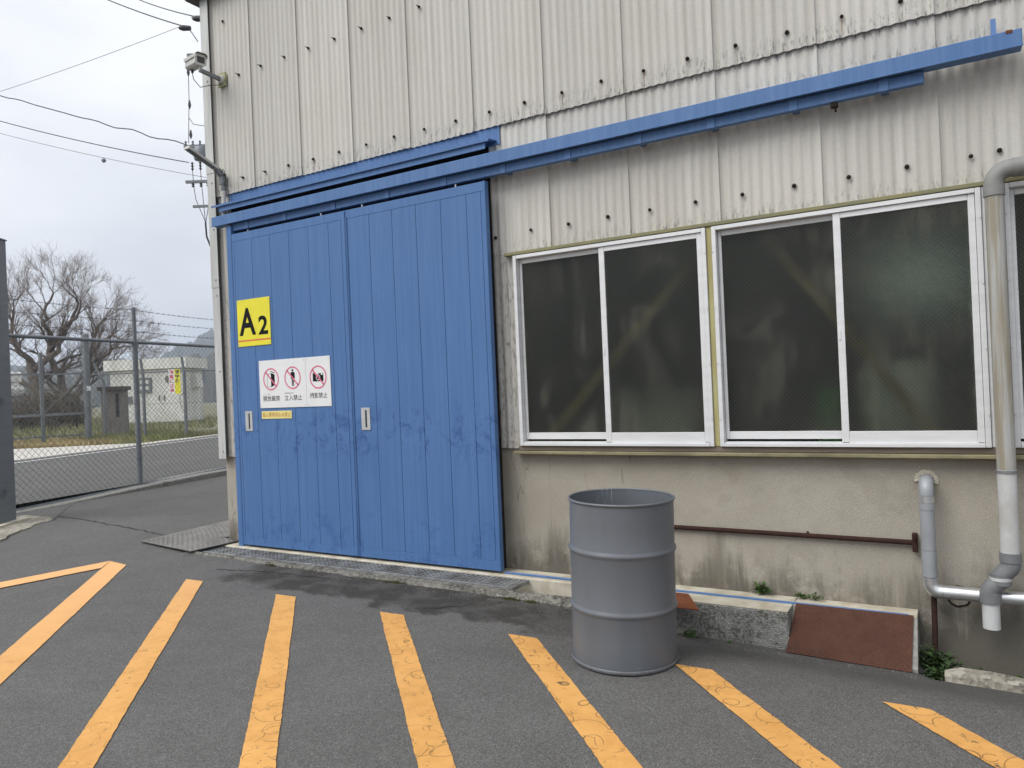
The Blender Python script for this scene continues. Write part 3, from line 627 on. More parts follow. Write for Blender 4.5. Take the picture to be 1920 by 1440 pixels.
# head: blue fascia under the upper sheets, folded lip, inner angle
MB().box(-0.41, 2.765, 0.012, 0.017, 3.36, 3.60, 0.001).build('head_fascia', 'rail_blue', bld)
m = MB(); m.prismx([(0.0115, 3.388), (-0.105, 3.374), (-0.105, 3.360), (-0.109, 3.360), (-0.109, 3.380), (0.0115, 3.395)], -0.53, 2.735); m.build('drip_lip', 'rail_blue', bld)
m = MB(); m.box(-0.44, 2.69, -0.090, -0.084, 3.312, 3.370, 0.001); m.build('head_angle', 'rail_blue', bld)
m = MB(); m.box(-0.59, 2.66, 0.07, 0.10, 3.05, 3.57); m.build('head_shade_panel', 'bolt', bld)  # near-black panel, its colour stands for the shaded opening behind the head
# hood over the track
m = MB(); m.box(-0.482, 6.118, -0.152, -0.045, 3.162, 3.252, 0.004); hood = m.build('track_hood', 'rail_blue', bld)
m = MB(); m.box(-0.484, 6.121, -0.156, -0.1525, 3.156, 3.166, 0.001); m.build('hood_hem', 'rail_blue', hood)
for x in (6.03,):
    m = MB(); m.prismx([(-0.03, 3.2525), (-0.12, 3.2525), (-0.12, 3.259), (-0.05, 3.275), (-0.035, 3.38), (-0.03, 3.38)], x - 0.045, x - 0.02); m.box(x - 0.17, x - 0.02, -0.125, -0.03, 3.2525, 3.259, 0.001); m.build('hood_bracket', 'rail_blue', hood)
MB().box(6.045, 6.075, -0.1555, -0.1525, 3.236, 3.2535, 0.001).build('rust_chip', 'rust2', hood)
m = MB(); m.box(-0.228, 5.655, -0.104, -0.060, 3.090, 3.158, 0.003); track = m.build('door_track', 'rail_blue', bld)
for x in (-0.03, 0.49, 1.10, 1.71, 2.30, 2.85, 3.40, 3.94, 4.44, 4.95, 5.45):
    MB().box(x - 0.026, x + 0.026, -0.112, -0.1045, 3.087, 3.160, 0.002).build('track_strap', 'rail_blue', track)
    MB().box(x - 0.02, x + 0.02, -0.0595, 0.012, 3.10, 3.145).build('track_arm', 'rail_blue', track)
m = MB(); m.box(5.16, 5.20, -0.10, -0.06, 3.06, 3.0895, 0.004); m.box(5.18, 5.192, -0.09, -0.07, 3.035, 3.0605); m.build('track_stop', 'bolt', track)

# ------------------------------------------------------------------ ledge, floor rail, gutter, kerb
m = MB(); m.box(-0.59, 3.70, -0.165, 0.052, -0.4, 0.030, 0.006); m.build('threshold_ledge', 'ledge', bld)
m = MB(); m.box(3.701, 4.822, -0.292, 0.052, -0.4, 0.030, 0.008); led = m.build('threshold_ledge', 'ledgeface', bld)
m = MB(); m.prismx([(0.052, 0.030), (0.052, -0.4), (-0.318, -0.4), (-0.318, -0.20), (-0.125, 0.030)], 4.823, 5.502); m.build('ramp_ledge', 'fencekerb', bld)
# paint coat on the ledge top
MB().box(4.8235, 5.500, -0.120, 0.050, 0.0305, 0.034, 0.001).build('ledge_paint_coat', 'ledge', bld)
m = MB(); m.box(3.702, 4.820, -0.288, 0.050, 0.0305, 0.034, 0.001); m.build('ledge_paint_coat', 'ledge', bld)
m = MB(); m.box(2.72, 5.46, -0.116, -0.100, 0.0305, 0.046, 0.003); m.build('floor_rail', 'rail_blue', bld)
m = MB(); pts = []; k = 60
for i in range(k + 1):
    x = -0.60 + 4.32 * i / k; pts.append(x)
vs = []
for x in pts:
    zt = zplane(x, -0.46) + 0.006; yo = -0.505 + random.uniform(-0.012, 0.012); zi = max(zt, -0.005)
    vs += [(x, -0.412, -0.35), (x, -0.412 + random.uniform(-0.003, 0.003), min(0.016, zi + 0.012)), (x, yo + 0.03, zt + 0.010 + random.uniform(-.003, .003)), (x, yo, zt - 0.004), (x, yo, -0.35)]
fs = []
for i in range(k):
    for j in range(4): fs.append((5 * i + j, 5 * i + j + 1, 5 * i + 5 + j + 1, 5 * i + 5 + j))
fs += [(0, 1, 2, 3, 4), tuple(5 * k + j for j in range(5))[::-1]]
struct(m.add(vs, fs).build('gutter_kerb', 'kerb'))
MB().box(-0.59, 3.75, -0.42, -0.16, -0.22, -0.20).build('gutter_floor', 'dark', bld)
# moss tufts along the kerb joint
for x, y, w in ((1.95, -0.515, 0.16), (3.0, -0.52, 0.10), (3.18, -0.515, 0.06), (0.6, -0.52, 0.07)):
    mb = MB()
    for _ in range(140):
        a = random.gauss(0, w / 2.5); b = random.gauss(0, 0.012); px, py = x + a, y + b; pz = zplane(px, py) + 0.002; s_ = 0.006
        mb.add([(px - s_, py, pz), (px + s_, py + random.uniform(-s_, s_), pz), (px + random.uniform(-s_, s_), py, pz + random.uniform(0.004, 0.012))], [(0, 1, 2)])
    o = stuff(mb.build('moss', 'moss')); tag(o, {1.95: 'widest tuft of dark green moss along the kerb below the blue door', 3.0: 'moss tuft on the kerb near the right end of the grating', 3.18: 'small moss tuft on the kerb close to the drum', 0.6: 'small moss tuft on the kerb under the left door leaf'}[x], 'moss')
# loose grit gathered along the wall foot, the kerb joint and the fence
mb = MB()
def pebble(x, y, s_, dz=0.0):
    z = zg(x, y) + 0.001 + dz; a = random.uniform(0, 6.28); c_, d_ = math.cos(a) * s_, math.sin(a) * s_
    mb.add([(x - c_, y - d_, z), (x + d_, y - c_, z), (x + c_, y + d_ * 0.8, z), (x - d_ * 0.7, y + c_, z), (x, y, z + s_ * 0.9)], [(0, 1, 4), (1, 2, 4), (2, 3, 4), (3, 0, 4)])
for _ in range(260): pebble(random.uniform(4.0, 5.5), -0.345 - abs(random.gauss(0, 0.05)), random.uniform(0.002, 0.0065))
for _ in range(420): pebble(random.uniform(-0.5, 3.6), -0.53 - abs(random.gauss(0, 0.07)), random.uniform(0.002, 0.006))
for _ in range(500): pebble(random.uniform(-2.5, 6.0), random.uniform(-3.0, -0.6), random.uniform(0.0015, 0.004))
for _ in range(300): y = random.uniform(0.2, 4.5); pebble(-5.35 - 0.2 * (y - 0.2) + 0.22 + abs(random.gauss(0, 0.07)), y, random.uniform(0.004, 0.010))
o = stuff(mb.build('grit', 'kerb')); tag(o, 'loose pale grit scattered along the kerb and wall foot', 'grit')
# steel gratings over the gutter
gl = ['leftmost short steel drain grating beside the chequer ramp plate', 'steel drain grating under the left door leaf', 'steel drain grating in front of where the two door leaves meet', 'rightmost steel drain grating ending near the grey drum']
for q, (a, b) in enumerate(((-0.535, 0.0), (0.006, 1.015), (1.021, 2.030), (2.036, 2.962))):
    t = thing('drain_grating', gl[q], 'grating', ((a + b) / 2, -0.28, 0.0), 'gratings over the gutter')
    z1 = 0.020; z0 = -0.006; y0, y1 = -0.408, -0.170
    m = MB(); m.box(a, b, y0, y0 + 0.022, z0, z1 + 0.002, 0.001); m.box(a, b, y1 - 0.006, y1, z0, z1, 0.001); m.box(a, a + 0.006, y0 + 0.0225, y1 - 0.0065, z0, z1, 0.001); m.box(b - 0.006, b, y0 + 0.0225, y1 - 0.0065, z0, z1, 0.001); m.build('frame', 'grating', t)
    m = MB()
    for k in range(1, 5):
        y = y0 + 0.0225 + (y1 - y0 - 0.03) * k / 5; m.box(a + 0.0065, b - 0.0065, y - 0.004, y + 0.004, z1 - 0.008, z1)
    stuff(m.build('bearing_bars', 'grating', t))
    m = MB(); k = 1
    while a + 0.048 * k < b - 0.02:
        x = a + 0.048 * k; m.box(x - 0.0055, x + 0.0055, y0 + 0.023, y1 - 0.007, z1 - 0.006, z1 - 0.001); k += 1
    stuff(m.build('cross_bars', 'grating', t))

# ------------------------------------------------------------------ signs on the door
def text_mesh(body, h, mat, bold=0.0, wscale=1.0, cx=0, cz=0, y=0.0, width=None, name='lettering', parent=None, rot=None):
    c = bpy.data.curves.new('t', 'FONT'); c.body = body; c.size = 1.0; c.offset = bold; c.resolution_u = 3
    o = bpy.data.objects.new('t', c); COL.objects.link(o); dg = bpy.context.evaluated_depsgraph_get()
    me = bpy.data.meshes.new_from_object(o.evaluated_get(dg)); bpy.data.objects.remove(o); bpy.data.curves.remove(c)
    xs = [v.co.x for v in me.vertices]; ys = [v.co.y for v in me.vertices]; x0, x1, y0, y1 = min(xs), max(xs), min(ys), max(ys)
    sz = h / (y1 - y0); sx = (width / (x1 - x0)) if width else sz * wscale
    for v in me.vertices:
        a, b = (v.co.x - (x0 + x1) / 2) * sx, (v.co.y - (y0 + y1) / 2) * sz
        v.co = rot(a + cx, b + cz) if rot else (cx + a, y, cz + b)
    me.materials.clear(); me.materials.append(MT[mat]); me.name = name
    return link(name, me, parent)
SY = -0.1395          # face of the door plus a hair
t = thing('number_sign', 'square yellow sign reading A2 on the left blue door leaf', 'sign', (0.057, SY, 1.955))
MB().box(-0.170, 0.284, SY - 0.0035, SY, 1.955, 2.402, 0.001).build('plate', 'sign_yellow', t)
text_mesh('A', 0.262, 'ink', 0.026, 1, -0.028, 2.190, SY - 0.0042, 0.232, 'lettering', t); text_mesh('2', 0.178, 'ink', 0.028, 1, 0.188, 2.143, SY - 0.0042, 0.128, 'lettering', t)
MB().box(-0.170, 0.284, SY - 0.0042, SY - 0.0036, 2.002, 2.016).build('red_line', 'red_line', t)
for x in (-0.15, 0.264):
    for z in (1.975, 2.382): link('screw', screw_me, t, M=Matrix.Translation((x, SY - 0.004, z)) @ Matrix.Diagonal((0.8, 0.8, 0.8, 1)))

def board(name, label, x0, x1):
    t = thing(name, label, 'sign', ((x0 + x1) / 2, SY, 1.358), 'white prohibition signs on the door')
    MB().box(x0, x1, SY - 0.003, SY, 1.360, 1.806, 0.0008).build('plate', 'white_paint', t)
    for x in (x0 + 0.02, x1 - 0.02):
        for z in (1.38, 1.786): link('screw', screw_me, t, M=Matrix.Translation((x, SY - 0.0035, z)) @ Matrix.Diagonal((0.65, 0.65, 0.65, 1)))
    return t
Yp = SY - 0.0036
def ring(t, cx, cz, r=0.104, w=0.0125):
    m = MB(); k = 48; vs = []
    for i in range(k):
        a = 2 * math.pi * i / k
        for rr in (r, r - w): vs.append((cx + rr * math.cos(a), Yp - 0.0008, cz + rr * math.sin(a)))
    m.add(vs, [(2 * i, 2 * ((i + 1) % k), 2 * ((i + 1) % k) + 1, 2 * i + 1) for i in range(k)])
    d = (r - w * 0.5) * 0.7071; h = w * 0.42
    m.add([(cx - d - h, Yp - 0.0008, cz + d - h), (cx + d - h, Yp - 0.0008, cz - d - h), (cx + d + h, Yp - 0.0008, cz - d + h), (cx - d + h, Yp - 0.0008, cz + d + h)], [(0, 1, 2, 3)])
    m.build('prohibition_ring', 'pink', t)
def flat(t, name, mat, polys, dy=0.0):
    m = MB()
    for p in polys: m.add([(x, Yp - dy, z) for x, z in p], [tuple(range(len(p)))])
    return m.build(name, mat, t)
def disc(cx, cz, r, k=16): return [(cx + r * math.cos(2 * math.pi * i / k), cz + r * math.sin(2 * math.pi * i / k)) for i in range(k)]
t = board('prohibition_sign', 'wide white sign with no-open-door and no-entry rings on the blue door', 0.105, 0.7165)
ring(t, 0.263, 1.628); ring(t, 0.547, 1.630)
cx, cz = 0.268, 1.628
flat(t, 'door_symbol', 'ink', [[(cx - 0.005, cz - 0.075), (cx + 0.045, cz - 0.055), (cx + 0.045, cz + 0.042), (cx - 0.005, cz + 0.06)], [(cx - 0.008, cz + 0.078), (cx - 0.008, cz + 0.070), (cx + 0.045, cz + 0.052), (cx + 0.045, cz + 0.060)], [(cx - 0.055, cz + 0.048), (cx - 0.055, cz - 0.07), (cx - 0.052, cz - 0.07), (cx - 0.052, cz + 0.048)], [(cx - 0.055, cz - 0.07), (cx - 0.005, cz - 0.073), (cx - 0.005, cz - 0.070), (cx - 0.055, cz - 0.067)], [(cx - 0.055, cz + 0.048), (cx - 0.01, cz + 0.051), (cx - 0.01, cz + 0.048), (cx - 0.055, cz + 0.045)]])
cx, cz = 0.550, 1.630
flat(t, 'person_symbol', 'ink', [disc(cx, cz + 0.068, 0.0115), [(cx - 0.026, cz + 0.045), (cx - 0.018, cz + 0.053), (cx + 0.018, cz + 0.053), (cx + 0.026, cz + 0.045), (cx + 0.026, cz - 0.005), (cx + 0.017, cz - 0.005), (cx + 0.016, cz + 0.03), (cx - 0.016, cz + 0.03), (cx - 0.017, cz - 0.005), (cx - 0.026, cz - 0.005)], [(cx - 0.0155, cz + 0.0301), (cx + 0.0155, cz + 0.0301), (cx + 0.0155, cz - 0.012), (cx - 0.0155, cz - 0.012)], [(cx - 0.0155, cz - 0.0119), (cx - 0.0015, cz - 0.0119), (cx - 0.004, cz - 0.075), (cx - 0.0135, cz - 0.075)], [(cx + 0.0155, cz - 0.0119), (cx + 0.0015, cz - 0.0119), (cx + 0.004, cz - 0.075), (cx + 0.0135, cz - 0.075)]][:1] + [[(cx - 0.026, cz + 0.045), (cx - 0.018, cz + 0.053), (cx + 0.018, cz + 0.053), (cx + 0.026, cz + 0.045), (cx + 0.026, cz - 0.008), (cx + 0.018, cz - 0.008), (cx + 0.0155, cz - 0.010), (cx - 0.0155, cz - 0.010), (cx - 0.018, cz - 0.008), (cx - 0.026, cz - 0.008)], [(cx - 0.0155, cz - 0.0101), (cx - 0.0015, cz - 0.0101), (cx - 0.004, cz - 0.075), (cx - 0.0135, cz - 0.075)], [(cx + 0.0015, cz - 0.0101), (cx + 0.0155, cz - 0.0101), (cx + 0.0135, cz - 0.075), (cx + 0.004, cz - 0.075)]])
text_mesh('開放厳禁', 0.050, 'ink', 0.006, 1, 0.262, 1.448, Yp, 0.222, 'lettering', t); text_mesh('立入禁止', 0.050, 'ink', 0.006, 1, 0.547, 1.448, Yp, 0.222, 'lettering', t)
text_mesh('ドア・扉', 0.016, 'ink_grey', 0.0, 1, 0.196, 1.488, Yp, 0.085, 'small_lettering', t); text_mesh('関係者以外', 0.018, 'ink_grey', 0.0, 1, 0.496, 1.490, Yp, 0.115, 'small_lettering', t)
t = board('camera_ban_sign', 'narrow white sign with a crossed-out camera, right of the wide prohibition sign', 0.7185, 1.018)
ring(t, 0.868, 1.622)
cx, cz = 0.868, 1.622
flat(t, 'camera_symbol', 'ink', [[(cx - 0.065, cz - 0.038), (cx + 0.065, cz - 0.038), (cx + 0.065, cz + 0.034), (cx - 0.065, cz + 0.034)], [(cx - 0.058, cz + 0.0341), (cx - 0.035, cz + 0.0341), (cx - 0.035, cz + 0.042), (cx - 0.058, cz + 0.042)]])
flat(t, 'camera_flash', 'white_ink', [[(cx + 0.036, cz + 0.018), (cx + 0.058, cz + 0.018), (cx + 0.058, cz + 0.032), (cx + 0.036, cz + 0.032)], [(cx - 0.028, cz + 0.024), (cx + 0.005, cz + 0.024), (cx + 0.005, cz + 0.0342), (cx - 0.028, cz + 0.0342)]], 0.0003)
m = MB(); k = 28; vs = []
for i in range(k):
    a = 2 * math.pi * i / k
    for rr in (0.026, 0.020): vs.append((cx + rr * math.cos(a), Yp - 0.0004, cz - 0.004 + rr * math.sin(a)))
m.add(vs, [(2 * i, 2 * ((i + 1) % k), 2 * ((i + 1) % k) + 1, 2 * i + 1) for i in range(k)]); m.build('camera_lens', 'white_ink', t)
text_mesh('撮影禁止', 0.050, 'ink', 0.006, 1, 0.866, 1.459, Yp, 0.212, 'lettering', t)
t = thing('warning_sticker', 'small pale yellow strip sticker with brown lettering below the white signs', 'sticker', (0.315, SY, 1.258))
MB().box(0.116, 0.515, SY - 0.0015, SY, 1.259, 1.331, 0.0004).build('strip', 'sticker', t)
text_mesh('個人携帯持込み禁止', 0.044, 'brown_ink', 0.006, 1, 0.315, 1.296, SY - 0.002, 0.375, 'lettering', t)

# ------------------------------------------------------------------ steel drum
AX = Vector((0.022, -0.003, 1)).normalized(); DC = Vector((4.101, -1.111, -0.0575))
t = thing('steel_drum', 'open grey-painted steel drum standing on the asphalt in front of the windows', 'drum', DC)
m = MB()
def dent(o):
    for v in o.data.vertices:
        p = Vector(v.co) - DC; a = math.atan2(p.y, p.x); h = p.dot(AX); r = p - AX * h
        k = 1 + 0.0028 * math.sin(3 * a + 5 * h) + 0.0022 * math.sin(5 * a - 9 * h + 1) ; v.co = DC + AX * h + r * k
    return o
body = [(0.0, 0.010), (0.278, 0.010), (0.286, 0.014), (0.2865, 0.03)]
def hoopz(z): return [(0.2862, z - 0.022), (0.2885, z - 0.015), (0.2945, z - 0.006), (0.2955, z), (0.2945, z + 0.006), (0.2885, z + 0.015), (0.2862, z + 0.022)]
body += [(0.2865, 0.15)] + hoopz(0.302) + [(0.2862, 0.45)] + hoopz(0.612) + [(0.2862, 0.75), (0.2862, 0.876)]
m.lathe(body, DC, 96, AX); dent(m.build('shell', 'drum', t, True))
m = MB(); m.lathe([(0.2835, 0.876), (0.2832, 0.6), (0.2832, 0.05), (0.0, 0.045)], DC, 96, AX); dent(m.build('inner_wall', 'drum', t, True))
m = MB(); pr = [(0.2885 + 0.0062 * math.cos(a), 0.8795 + 0.0075 * math.sin(a)) for a in [2 * math.pi * i / 12 for i in range(13)]]; m.lathe(pr, DC, 96, AX); dent(m.build('top_rim', 'drum', t, True))
m = MB(); pr = [(0.2905 + 0.0045 * math.cos(a), 0.011 + 0.0105 * math.sin(a)) for a in [2 * math.pi * i / 12 for i in range(13)]]; m.lathe(pr, DC, 96, AX); dent(m.build('bottom_chime', 'drum', t, True))

# ------------------------------------------------------------------ pipes
t = thing('downpipe', 'tall beige rainwater downpipe with a grey S-bend beside the right window', 'pipe', (5.962, -0.12, 0.02))
PX, PY = 5.962, -0.125; R = 0.0455
m = MB(); m.tube([(PX, PY, 0.90), (PX, PY, 2.41)], R, 28); n_ = m.build('upper_pipe', 'pvc_top', t, True); 
# lime-streaked weathering on the long length
q = N('weathered_downpipe'); X_, Y_, Z_ = q.xyz(); a_ = q.noise(1.0, 5, 0.65, q.map(scale=(26, 26, 1.1))); b_ = q.noise(3, 4, 0.6)
c_ = q.mix(q.step(a_, 0.38, 0.62), (0.42, 0.42, 0.405), (0.30, 0.265, 0.195)); c_ = q.gain(c_, q.math('MULTIPLY_ADD', b_, 0.25, 0.87)); MT['pipe_w'] = q.fin(c_, 0.5, 0, 0.4)
n_.data.materials[0] = MT['pipe_w']
m = MB(); m.tube([(PX, PY, 0.442), (PX, PY, 0.8985)], R + 0.0005, 28); m.build('lower_pipe', 'pipe_white', t, True)
m = MB(); m.tube([(PX, PY, 0.878), (PX, PY, 0.894)], R + 0.004, 28); m.build('pipe_band', 'pvc', t, True)
m = MB(); m.tube([(PX, PY, 2.385), (PX, PY, 2.44)], R + 0.006, 28); m.build('collar', 'pvc_top', t, True)
el = [(PX, PY, 2.441)] + arc3((PX + 0.075, PY, 2.450), (-1, 0, 0), (0, 0, 1), 0.075, 10) + [(PX + 0.12, PY, 2.525)]
m = MB(); m.tube(el, R + 0.003, 28); m.build('elbow', 'pvc_top', t, True)
m = MB(); m.tube([(PX + 0.121, PY, 2.525), (PX + 1.6, PY, 2.525)], R - 0.001, 28); m.build('run_pipe', 'pvc_top', t, True)
m = MB(); m.tube([(PX + 0.09, PY, 2.525), (PX + 0.14, PY, 2.525)], R + 0.006, 28); m.build('collar', 'pvc_top', t, True)
QX = 5.862
def cl(z0, z1, x, r=R + 0.0065): 
    mm = MB(); mm.tube([(x, PY, z0), (x, PY, z1)], r, 28); return mm.build('collar', 'pvc', t, True)
cl(0.395, 0.446, PX); cl(0.165, 0.218, QX)
S = [(PX, PY, 0.394), (PX, PY, 0.38), (PX - 0.006, PY, 0.362), (PX - 0.022, PY, 0.342), (PX - 0.05, PY, 0.313), (QX + 0.05, PY, 0.283 + 0.0), (QX + 0.022, PY, 0.262), (QX + 0.006, PY, 0.243), (QX, PY, 0.228), (QX, PY, 0.2185)]
m = MB(); m.tube(S, R + 0.002, 28); m.build('s_bend', 'pvc', t, True)
d1 = (Vector(S[5]) - Vector(S[4])).normalized(); mid = (Vector(S[4]) + Vector(S[5])) / 2
m = MB(); m.tube([mid - d1 * 0.03, mid + d1 * 0.03], R + 0.0065, 28); m.build('collar', 'pvc', t, True)
m = MB(); m.tube([mid - d1 * 0.012, mid + d1 * 0.006], R + 0.0072, 28); m.build('sealant_smear', 'pipe_white', t, True)
m = MB(); m.tube([(QX, PY, 0.022), (QX, PY, 0.166)], R - 0.003, 28, cap=False); m.tube([(QX, PY, 0.166), (QX, PY, 0.022)], R - 0.006, 28, cap=False); m.build('outlet_pipe', 'pipe_white', t, True)
for z in (2.2, 1.2):
    MB().box(PX - 0.01, PX + 0.01, PY + R, -0.016, z, z + 0.02).build('pipe_bracket', 'galv', t)

t = thing('drain_pipe', 'silver-jacketed pipe leaving the plinth wall, turning down and along it', 'pipe', (5.573, -0.09, 0.19))
SX, SYY, r = 5.574, -0.085, 0.0385
m = MB(); m.tube([(SX, 0.05, 0.805), (SX, 0.0, 0.805)] + arc3((SX, -0.03, 0.75), (0, 0, 1), (0, -1, 0), 0.055, 8) + [(SX, SYY, 0.735)], r + 0.001, 24); m.build('wall_elbow', 'pipe_wrap', t, True)
m = MB(); m.tube([(SX, SYY, 0.734), (SX, SYY, 0.696)], r + 0.0012, 24); m.build('foil_band', 'silver', t, True)
m = MB(); m.tube([(SX, SYY, 0.695), (SX, SYY, 0.655)], r + 0.0025, 24); m.build('tape_band', 'pipe_wrap', t, True)
m = MB(); m.tube([(SX, SYY, 0.654), (SX, SYY, 0.424)], r, 24); m.build('jacket', 'pipe_wrap', t, True)
m = MB(); m.tube([(SX, SYY, 0.422), (SX, SYY, 0.27)], r + 0.0008, 24); m.build('jacket', 'pipe_wrap', t, True)
m = MB(); m.tube([(SX, SYY, 0.268), (SX, SYY, 0.235)] + arc3((SX + 0.048, SYY, 0.235), (-1, 0, 0), (0, 0, -1), 0.048, 8) + [(SX + 0.06, SYY, 0.187)], r + 0.002, 24); m.build('foil_elbow', 'silver', t, True)
m = MB(); m.tube([(SX + 0.061, SYY, 0.187), (7.5, SYY, 0.187)], r, 24); m.build('run_pipe', 'silver', t, True)
m = MB(); k = 34
for j in range(3):
    m.tube([(SX + (0.043 + 0.007 * j + random.uniform(-.002, .002)) * math.cos(a_i), 0.047, 0.805 + (0.043 + 0.007 * j + random.uniform(-.002, .002)) * math.sin(a_i)) for a_i in [-0.35 + (math.pi + 0.5) * i / k for i in range(k + 1)]], [random.uniform(0.004, 0.009) for i in range(k + 1)], 7)
m.build('mortar_collar', 'ledge', t, True)
t = thing('rusty_pipe', 'thin rusted horizontal pipe along the plinth wall behind the drum', 'pipe', (4.6, 0.0, 0.44))
m = MB(); m.tube([(3.42, 0.028, 0.442), (4.4, 0.026, 0.441), (5.50, 0.022, 0.437)], 0.0155, 12); m.build('pipe', 'rustpipe', t, True)
m = MB(); m.box(5.487, 5.515, -0.002, 0.049, 0.385, 0.492, 0.003); m.tube([(5.500, -0.014, 0.475), (5.500, -0.001, 0.475)], 0.012, 10); m.build('flange_bracket', 'rustpipe', t)
for x in (3.8, 4.9): MB().box(x - 0.006, x + 0.006, 0.038, 0.052, 0.42, 0.462).build('pipe_clip', 'rustpipe', t)
t = thing('rusty_stub_pipe', 'short rusted vertical pipe stub hanging under the silver pipe elbow', 'pipe', (5.588, -0.06, -0.16))
m = MB(); m.tube([(5.588, -0.035, 0.15), (5.586, -0.045, -0.04), (5.583, -0.055, -0.165)], [0.0155, 0.0155, 0.014], 12); m.build('pipe', 'rustpipe', t, True)
m = MB(); m.tube([(5.590, 0.052, 0.10), (5.588, -0.033, 0.10)], 0.006, 8); m.build('wall_pin', 'rustpipe', t)
# blocked opening in the plinth
t = thing('blocked_opening', 'round mortared-up pipe hole in the plinth under the silver pipe', 'opening', (5.71, 0.045, 0.09))
m = MB(); k = 28
pts = [(5.712 + 0.058 * math.cos(2 * math.pi * i / k) * random.uniform(.95, 1.05), 0.135 + 0.058 * math.sin(2 * math.pi * i / k) * random.uniform(.95, 1.05)) for i in range(k)]
m.tube([(x, 0.049, z) for x, z in pts] + [(pts[0][0], 0.049, pts[0][1])], 0.006, 6, cap=False); m.build('dark_rim', 'bolt', t)
m = MB(); m.add([(x, 0.0475, z) for x, z in pts], [tuple(range(k))]); m.build('mortar_fill', 'plinth', t)

# ------------------------------------------------------------------ plates
def chequer(quad, name, mat, par, step=0.025, ln=0.020, h=0.0026, jitter=0):
    """rows of raised tear-drop bars on a quad (bilinear), one joined part"""
    a, b, c, d = [Vector(p) for p in quad]; U = (b - a); V = (d - a); nrm = U.cross(V).normalized(); lu, lv = U.length, V.length; m = MB(); j = 0; v = step * 0.6
    while v < lv - step * 0.4:
        u_ = step * (0.6 if j % 2 else 1.1); i = 0
        while u_ < lu - step * 0.4:
            p = a + (b - a) * (u_ / lu) * (1 - v / lv) + ((c - d) * (u_ / lu)) * (v / lv) + V * (v / lv)
            dr = (U.normalized() + V.normalized() * (1 if (i + j) % 2 else -1)).normalized(); sd = dr.cross(nrm) * 0.0042
            m.add([p - dr * ln / 2, p + sd, p + dr * ln / 2, p - sd, p + nrm * h], [(0, 1, 4), (1, 2, 4), (2, 3, 4), (3, 0, 4)]); u_ += step; i += 1
        v += step * 0.62; j += 1
    return stuff(m.build(name, mat, par))
t = thing('rusty_ramp_plate', 'rust-brown chequer plate leaning on the sloped ledge end by the pipes', 'plate', (5.15, -0.3, -0.2))
rq = [(4.812, -0.330, -0.198), (5.472, -0.334, -0.214), (5.484, -0.118, 0.040), (4.842, -0.124, 0.040)]
nv = (Vector(rq[1]) - Vector(rq[0])).cross(Vector(rq[3]) - Vector(rq[0])).normalized(); top = [Vector(p) + nv * 0.010 for p in rq]; bot = [Vector(p) + nv * 0.004 for p in rq]
MB().add(bot + top, [(3, 2, 1, 0), (4, 5, 6, 7), (0, 1, 5, 4), (1, 2, 6, 5), (2, 3, 7, 6), (3, 0, 4, 7)]).build('plate', 'rust', t)
chequer(top, 'tread_pattern', 'rust', t)
t = thing('rusty_plate_fragment', 'small rusty steel plate jutting over the ledge edge right behind the drum', 'plate', (4.1, -0.35, 0.035))
rq = [(3.75, -0.465, 0.036), (4.335, -0.472, 0.036), (4.175, -0.168, 0.039), (3.76, -0.168, 0.039)]
nv = (Vector(rq[1]) - Vector(rq[0])).cross(Vector(rq[3]) - Vector(rq[0])).normalized(); top = [Vector(p) + nv * 0.006 for p in rq]
MB().add([Vector(p) for p in rq] + top, [(3, 2, 1, 0), (4, 5, 6, 7), (0, 1, 5, 4), (1, 2, 6, 5), (2, 3, 7, 6), (3, 0, 4, 7)]).build('plate', 'rust2', t)
t = thing('chequer_ramp_plate', 'worn grey chequer plate lying on the asphalt at the left building corner', 'plate', (-1.1, -0.1, 0.03))
MT['worn'] = plain('worn_chequer_steel', (0.21, 0.195, 0.175), 0.38, 0.45, 0.4, 3.5, 0.1, c2=(0.12, 0.108, 0.095))
poly = [(-1.46, -0.40), (-0.475, -0.53), (-0.44, 0.02), (-0.72, 0.03), (-0.72, 0.75), (-1.58, 0.75)]
MB().prism(poly, 0.042, 0.049).build('plate', 'worn', t)
MB().prism([(-1.35, -0.30), (-0.68, -0.36), (-0.68, 0.0), (-0.74, 0.6), (-1.4, 0.6)], 0.02, 0.0415).build('packing', 'dark', t)
chequer([(-1.46, -0.39, 0.049), (-0.74, -0.48, 0.049), (-0.74, 0.72, 0.049), (-1.56, 0.72, 0.049)], 'tread_pattern', 'worn', t, 0.045, 0.036, 0.005)
chequer([(-0.735, -0.48, 0.049), (-0.48, -0.51, 0.049), (-0.455, 0.01, 0.049), (-0.735, 0.01, 0.049)], 'tread_pattern', 'worn', t, 0.045, 0.036, 0.005)
t = thing('kerb_stone', 'rough pale concrete kerb stone at the foot of the wall, lower right', 'kerb stone', (6.0, -0.3, -0.2))
m = MB(); vs = []; k = 30
for i in range(k + 1):
    x = 5.63 + 2.2 * i / k; j = lambda: random.uniform(-0.006, 0.006); zb = zg(x, -0.345)
    e = 0.5 if i in (0, k) else 1
    vs += [(x, -0.335 + j(), zb - 0.05), (x, -0.335 + j(), zb + 0.022 * e + j()), (x, -0.318 + j(), zb + 0.042 * e + j()), (x, -0.262 + j(), zb + 0.044 * e + j()), (x, -0.250 + j(), zb + 0.02 * e), (x, -0.250, zb - 0.12)]
m.add(vs, [(6 * i + q, 6 * i + q + 1, 6 * i + q + 7, 6 * i + q + 6) for i in range(k) for q in range(5)] + [tuple(range(6)), tuple(6 * k + q for q in range(6))[::-1]])
m.build('stone', 'footing', t, True)

